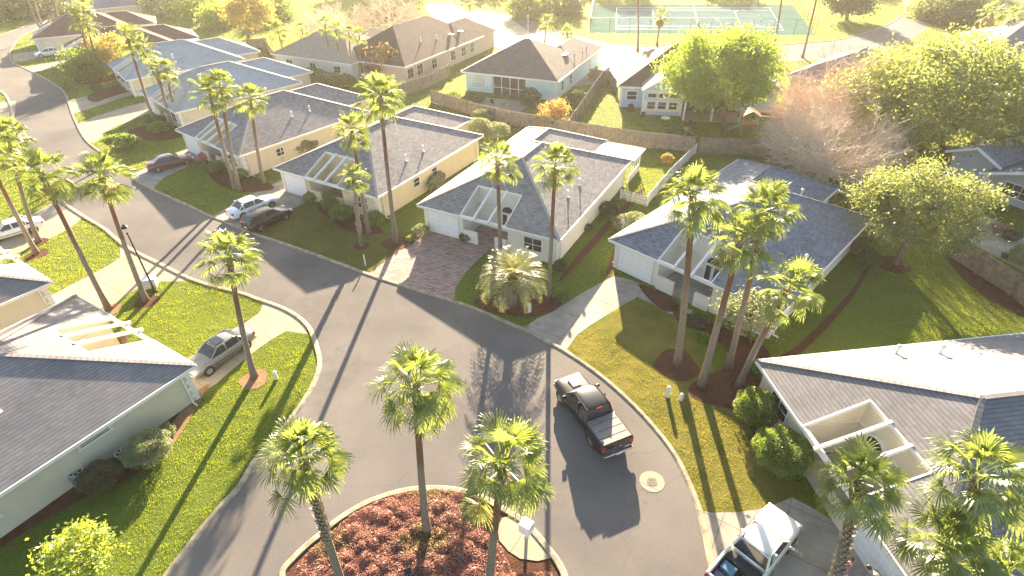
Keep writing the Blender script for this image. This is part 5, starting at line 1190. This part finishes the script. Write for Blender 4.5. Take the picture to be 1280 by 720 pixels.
fence('greenish weathered board fence along the right edge', [(1188, 322), (1220, 342), (1262, 369), (1290, 392)], 1.8)
fence('board fence beside the peach house', [(500, 121), (530, 112), (560, 97), (562, 92)], 1.9)
fence('tan wooden fence around the garden behind the slim palms', [(332, 58), (345, 76), (362, 90), (380, 82), (412, 80)], 1.6, M_WOOD_NEW)
fence('brown board fence left of the tan one', [(310, 60), (335, 58)], 1.6)
fence('white picket fence by the cream house lanai', [(776, 248), (790, 252), (808, 257)], 1.0, M_WHITE, True)
fence('white plank fence running back from the picket fence', [(808, 257), (838, 222), (868, 192)], 1.15, M_WHITE)
# court fence, net
rt = thing('tennis_net', cA.lerp(cB, .5), 'tennis net with white band across the court', 'tennis net'); na, nb_ = bil(.5, .2) - rt.location, bil(.5, .8) - rt.location
b = MB(); b.beam(na + Vector((0, 0, .5)), nb_ + Vector((0, 0, .5)), .03, .9); b.build('net', M_SCREEN, rt); b = MB(); b.beam(na + Vector((0, 0, .97)), nb_ + Vector((0, 0, .97)), .05, .08); b.build('band', M_WHITE, rt)
for q in (na, nb_): b = MB(); b.tube([q, q + Vector((0, 0, 1.08))], .05, 6); b.build('post', M_BLACK, rt)
rt = thing('chain_link_fence', cA, 'thin chain link fence around the tennis court', 'fence'); q = [p - cA for p in (cA, cB, cC, cD, cA)]
for a, c in zip(q, q[1:]):
    n = max(2, int((c - a).length / 4))
    for k in range(n): p = a.lerp(c, k / n); b = MB(); b.tube([p, p + Vector((0, 0, 3))], .04, 6); b.build('post', M_BLACK, rt)
    b = MB(); b.beam(a + Vector((0, 0, 3)), c + Vector((0, 0, 3)), .05, .05); b.build('rail', M_BLACK, rt)
# garden furniture
def table(label, base, r=.55, mat=None):
    g = G(*base); rt = thing('patio_table', g, label, 'table'); b = MB(); b.lathe((0, 0, .70), [(r, 0), (r, .04)], 18); b.build('tabletop', mat or M_BLACK, rt)
    for k in range(4): b = MB(); a = k * 1.571 + .4; b.tube([(r * .3 * math.cos(a), r * .3 * math.sin(a), .7), (r * .8 * math.cos(a), r * .8 * math.sin(a), 0)], .025, 6); b.build('leg', M_BLACK, rt)
def chair(label, base, rz, mat=None):
    g = G(*base); rt = thing('patio_chair', g, label, 'chair', rz, 'patio chairs'); m_ = mat or M_BLACK; b = MB(); b.box((0, 0, .44), (.5, .5, .05)); b.build('seat', m_, rt); b = MB(); b.box((-.24, 0, .72), (.05, .5, .52)); b.build('backrest', m_, rt)
    for x in (-.22, .22):
        for y in (-.22, .22): b = MB(); b.box((x, y, .21), (.04, .04, .42)); b.build('leg', m_, rt)
    return rt
chair('dark patio chair on the aqua house slab, left', (616, 132), R_(60)); chair('dark patio chair on the aqua house slab, by the table', (638, 136), R_(180)); table('dark round table on the aqua house slab', (629, 134), .5)
table('white round table on the pale blue house porch', (831, 154), .6, M_WHITE); chair('dark chair in front of the pale blue house bay', (803, 148), R_(90)); 
def grill(label, base):
    g = G(*base); rt = thing('barbecue', g, label, 'barbecue'); b = MB(); b.box((0, 0, .45), (.9, .5, .7)); b.build('cart', M_BLACK, rt, bevel=.03); b = MB(); b.lathe((0, 0, .80), [(.42, 0), (.40, .18), (.28, .32), (.05, .38)], 14); b.build('lid', M_BLACK, rt, True)
grill('covered black barbecue at the pale blue house', (860, 161)); grill('black barbecue on the pale blue house lawn left of the bay', (788, 140))
g = G(925, 168); rt = thing('playset', g, 'wooden playset with red brown deck and green slide beside the oak', 'playset', R_(-12))
for x, y in ((0, 0), (1.8, 0), (0, 1.6), (1.8, 1.6)): b = MB(); b.box((x, y, 1.2), (.12, .12, 2.4)); b.build('post', M_WOOD_NEW, rt)
b = MB(); b.box((.9, .8, 1.2), (1.9, 1.7, .1)); b.build('deck', simple('red_brown_stain', (.28, .11, .07), .8), rt); b = MB(); gable(b, -.3, -.2, 2.1, 1.8, 2.3, .6); b.build('canopy', simple('red_brown_stain', (.28, .11, .07), .8), rt)
b = MB(); b.beam((-.1, .4, 1.2), (-2.2, -.2, .15), .5, .08); b.build('slide', simple('green_plastic', (.05, .25, .18), .4), rt); b = MB(); b.beam((1.8, .8, 2.2), (4.6, .4, 2.2), .12, .12); b.beam((4.6, -.5, 0), (4.6, .4, 2.2), .1, .1); b.beam((4.6, 1.3, 0), (4.6, .4, 2.2), .1, .1); b.build('swing_beam', M_WOOD_NEW, rt)
for x in (2.6, 3.6): b = MB(); b.tube([(x, .45, 2.2), (x, .45, .5)], .015, 4); b.tube([(x + .4, .45, 2.2), (x + .4, .45, .5)], .015, 4); b.box((x + .2, .45, .48), (.45, .2, .04)); b.build('swing', M_BLACK, rt)
for x_, y_, l_ in ((1213, 296, 'dark round planter on the right edge patio, upper'), (1255, 322, 'dark round planter on the right edge patio, lower')):
    g = G(x_, y_); rt = thing('planter', g, l_, 'planter', 0, 'patio planters'); b = MB(); b.lathe((0, 0, 0), [(.22, 0), (.32, .35), (.30, .38), (.05, .33)], 14); b.build('pot', simple('dark_clay', (.10, .05, .035), .8), rt, True)

# ------------------------------------------------------------------ people
def skin_person(label, loc, rz, joints, edges, radii, mats, group=None):
    """one continuous skinned body; clothing by height along the figure"""
    rt = thing('person', loc, label, 'person', rz, group)
    me = bpy.data.meshes.new('body'); me.from_pydata(joints, edges, []); o = bpy.data.objects.new('body', me); C.objects.link(o)
    sk = o.modifiers.new('skin', 'SKIN'); sub = o.modifiers.new('sub', 'SUBSURF'); sub.levels = 2; sub.render_levels = 2
    for v, r in zip(me.skin_vertices[0].data, radii): v.radius = (r[0], r[1]) if isinstance(r, tuple) else (r, r)
    me.skin_vertices[0].data[0].use_root = True
    dg = bpy.context.evaluated_depsgraph_get(); ev = o.evaluated_get(dg); m2 = bpy.data.meshes.new_from_object(ev)
    bpy.data.objects.remove(o); o = bpy.data.objects.new('body', m2); C.objects.link(o); o.parent = rt; m2.materials.clear()
    for m_ in mats: m2.materials.append(m_)
    J = [Vector(j) for j in joints]
    for p in m2.polygons:
        c = p.center; p.use_smooth = True; best = min(((c - j).length, k) for k, j in enumerate(J))[1]; p.material_index = MATJ[best]
    return rt
M_SKIN = simple('skin', (.52, .30, .21), .6, 0, .06); M_SHIRT = simple('dusty_rose_shirt', (.34, .19, .16), .9, 0, .12); M_JEANS = simple('pale_jeans', (.42, .47, .56), .9, 0, .12); M_SHIRT2 = simple('grey_shirt', (.33, .30, .31), .9, 0, .12); M_HAIR = simple('auburn_hair', (.16, .045, .02), .6, 0, .2); M_HAIR2 = simple('brown_hair', (.07, .035, .02), .6, 0, .2); M_SHOE = simple('dark_shoe', (.05, .045, .04), .7)
# bending forward: pelvis, spine, chest, neck, head; legs; arms reaching down
J = [(0, 0, .90), (.14, 0, 1.04), (.33, 0, 1.14), (.50, 0, 1.16), (.58, 0, 1.16), (.68, 0, 1.14), (.76, 0, 1.11),
     (0, .10, .86), (.05, .12, .48), (-.03, .13, .09), (.12, .14, .04), (0, -.10, .86), (.05, -.12, .48), (-.03, -.13, .09), (.12, -.14, .04),
     (.47, .20, 1.12), (.52, .25, .86), (.62, .16, .66), (.66, .13, .58), (.47, -.20, 1.12), (.52, -.25, .86), (.62, -.16, .66), (.66, -.13, .58)]
Eg = [(0, 1), (1, 2), (2, 3), (3, 4), (4, 5), (5, 6), (0, 7), (7, 8), (8, 9), (9, 10), (0, 11), (11, 12), (12, 13), (13, 14), (3, 15), (15, 16), (16, 17), (17, 18), (3, 19), (19, 20), (20, 21), (21, 22)]
RD = [(.15, .12), (.15, .12), (.17, .12), (.15, .10), .06, .095, .08, .09, .065, .045, .04, .09, .065, .045, .04, .065, .048, .036, .035, .065, .048, .036, .035]
def finish_person(rt, head, hands, hairm, fwd=(.6, 0, -.8)):
    b = MB(); h_ = Vector(head); b.lathe((0, 0, 0), [(.01, -.125), (.06, -.11), (.095, -.04), (.105, .03), (.09, .09), (.05, .125), (.01, .135)], 14)
    ho = b.build('hair', hairm, rt, True); ho.location = h_ + Vector((.03, 0, .045)); ho.rotation_euler = (0, R_(70), 0)
    f = Vector(fwd).normalized(); sd_ = Vector((0, 1, 0)); upv = f.cross(sd_) * -1
    b = MB(); b.lathe((0, 0, 0), [(.005, -.02), (.016, 0), (.012, .03), (.003, .04)], 8); n_ = b.build('nose', M_SKIN, rt, True); n_.location = h_ + f * .10
    for s in (1, -1):
        b = MB(); b.lathe((0, 0, 0), [(.004, -.014), (.014, 0), (.004, .014)], 8); e = b.build('eye', M_WHITE, rt, True); e.location = h_ + f * .088 + sd_ * s * .035 + Vector((.03, 0, .02))
        b = MB(); b.box((0, 0, 0), (.03, .015, .06)); e = b.build('ear', M_SKIN, rt, bevel=.006); e.location = h_ + sd_ * s * .10
    b = MB(); b.box((0, 0, 0), (.015, .05, .012)); e = b.build('mouth', M_LIGHTR if False else simple('lips', (.40, .16, .13), .6), rt); e.location = h_ + f * .09 - Vector((.045, 0, .03))
    for hx in hands:
        p = Vector(hx); s = 1 if p.y > 0 else -1; b = MB()
        b.tube([p + Vector((-.01, 0, .03)), p, p + Vector((.015, 0, -.07))], [.025, .042, .036], 8)
        for k in range(4):
            y = (k - 1.5) * .021; l_ = (.065, .078, .072, .055)[k]; b.tube([p + Vector((.012, y, -.06)), p + Vector((.022, y, -.06 - l_ * .55)), p + Vector((.008, y * .9, -.06 - l_))], [.0105, .0095, .007], 6)
        b.tube([p + Vector((.0, -s * .03, -.01)), p + Vector((.03, -s * .055, -.045)), p + Vector((.035, -s * .05, -.085))], [.014, .011, .008], 6)
        b.build('hand', M_SKIN, rt, True)
MATJ = [1, 0, 0, 0, 2, 2, 2, 1, 1, 1, 3, 1, 1, 1, 3, 0, 0, 2, 2, 0, 0, 2, 2]
ft = G(1046, 731); hd_ = G(1070, 688, 1.15); ra = math.atan2(hd_.y - ft.y, hd_.x - ft.x)
rt = skin_person('person in a dusty rose shirt and pale jeans bending forward beside the booted palm', (ft.x, ft.y, .02), ra, J, Eg, RD, [M_SHIRT, M_JEANS, M_SKIN, M_SHOE]); finish_person(rt, (.71, 0, 1.13), [(.66, .13, .56), (.66, -.13, .56)], M_HAIR)
hd2 = G(1087, 711, 1.15); a2 = R_(120); ft2 = (hd2.x - .71 * math.cos(a2), hd2.y - .71 * math.sin(a2))
rt = skin_person('person with brown hair in a grey shirt bending beside the auburn haired one', (ft2[0], ft2[1], .02), a2, J, Eg, RD, [M_SHIRT2, M_JEANS, M_SKIN, M_SHOE]); finish_person(rt, (.71, 0, 1.13), [(.66, .13, .56), (.66, -.13, .56)], M_HAIR2)

# ------------------------------------------------------------------ haze over the whole place, partly standing in for veiling sun glare
hz = MB(); hz.box((0, 180, 13.5), (852, 492, 29))
m, T, N, L = nodes('haze_air'); N.remove(N['Principled BSDF'])
v = N.new('ShaderNodeVolumePrincipled'); v.inputs['Color'].default_value = (1, .93, .8, 1); v.inputs['Density'].default_value = HAZE; v.inputs['Anisotropy'].default_value = .45
L.new(v.outputs[0], N['Material Output'].inputs['Volume'])
if HAZE > 0:
    h = hz.build('haze', m); h['kind'] = 'stuff'
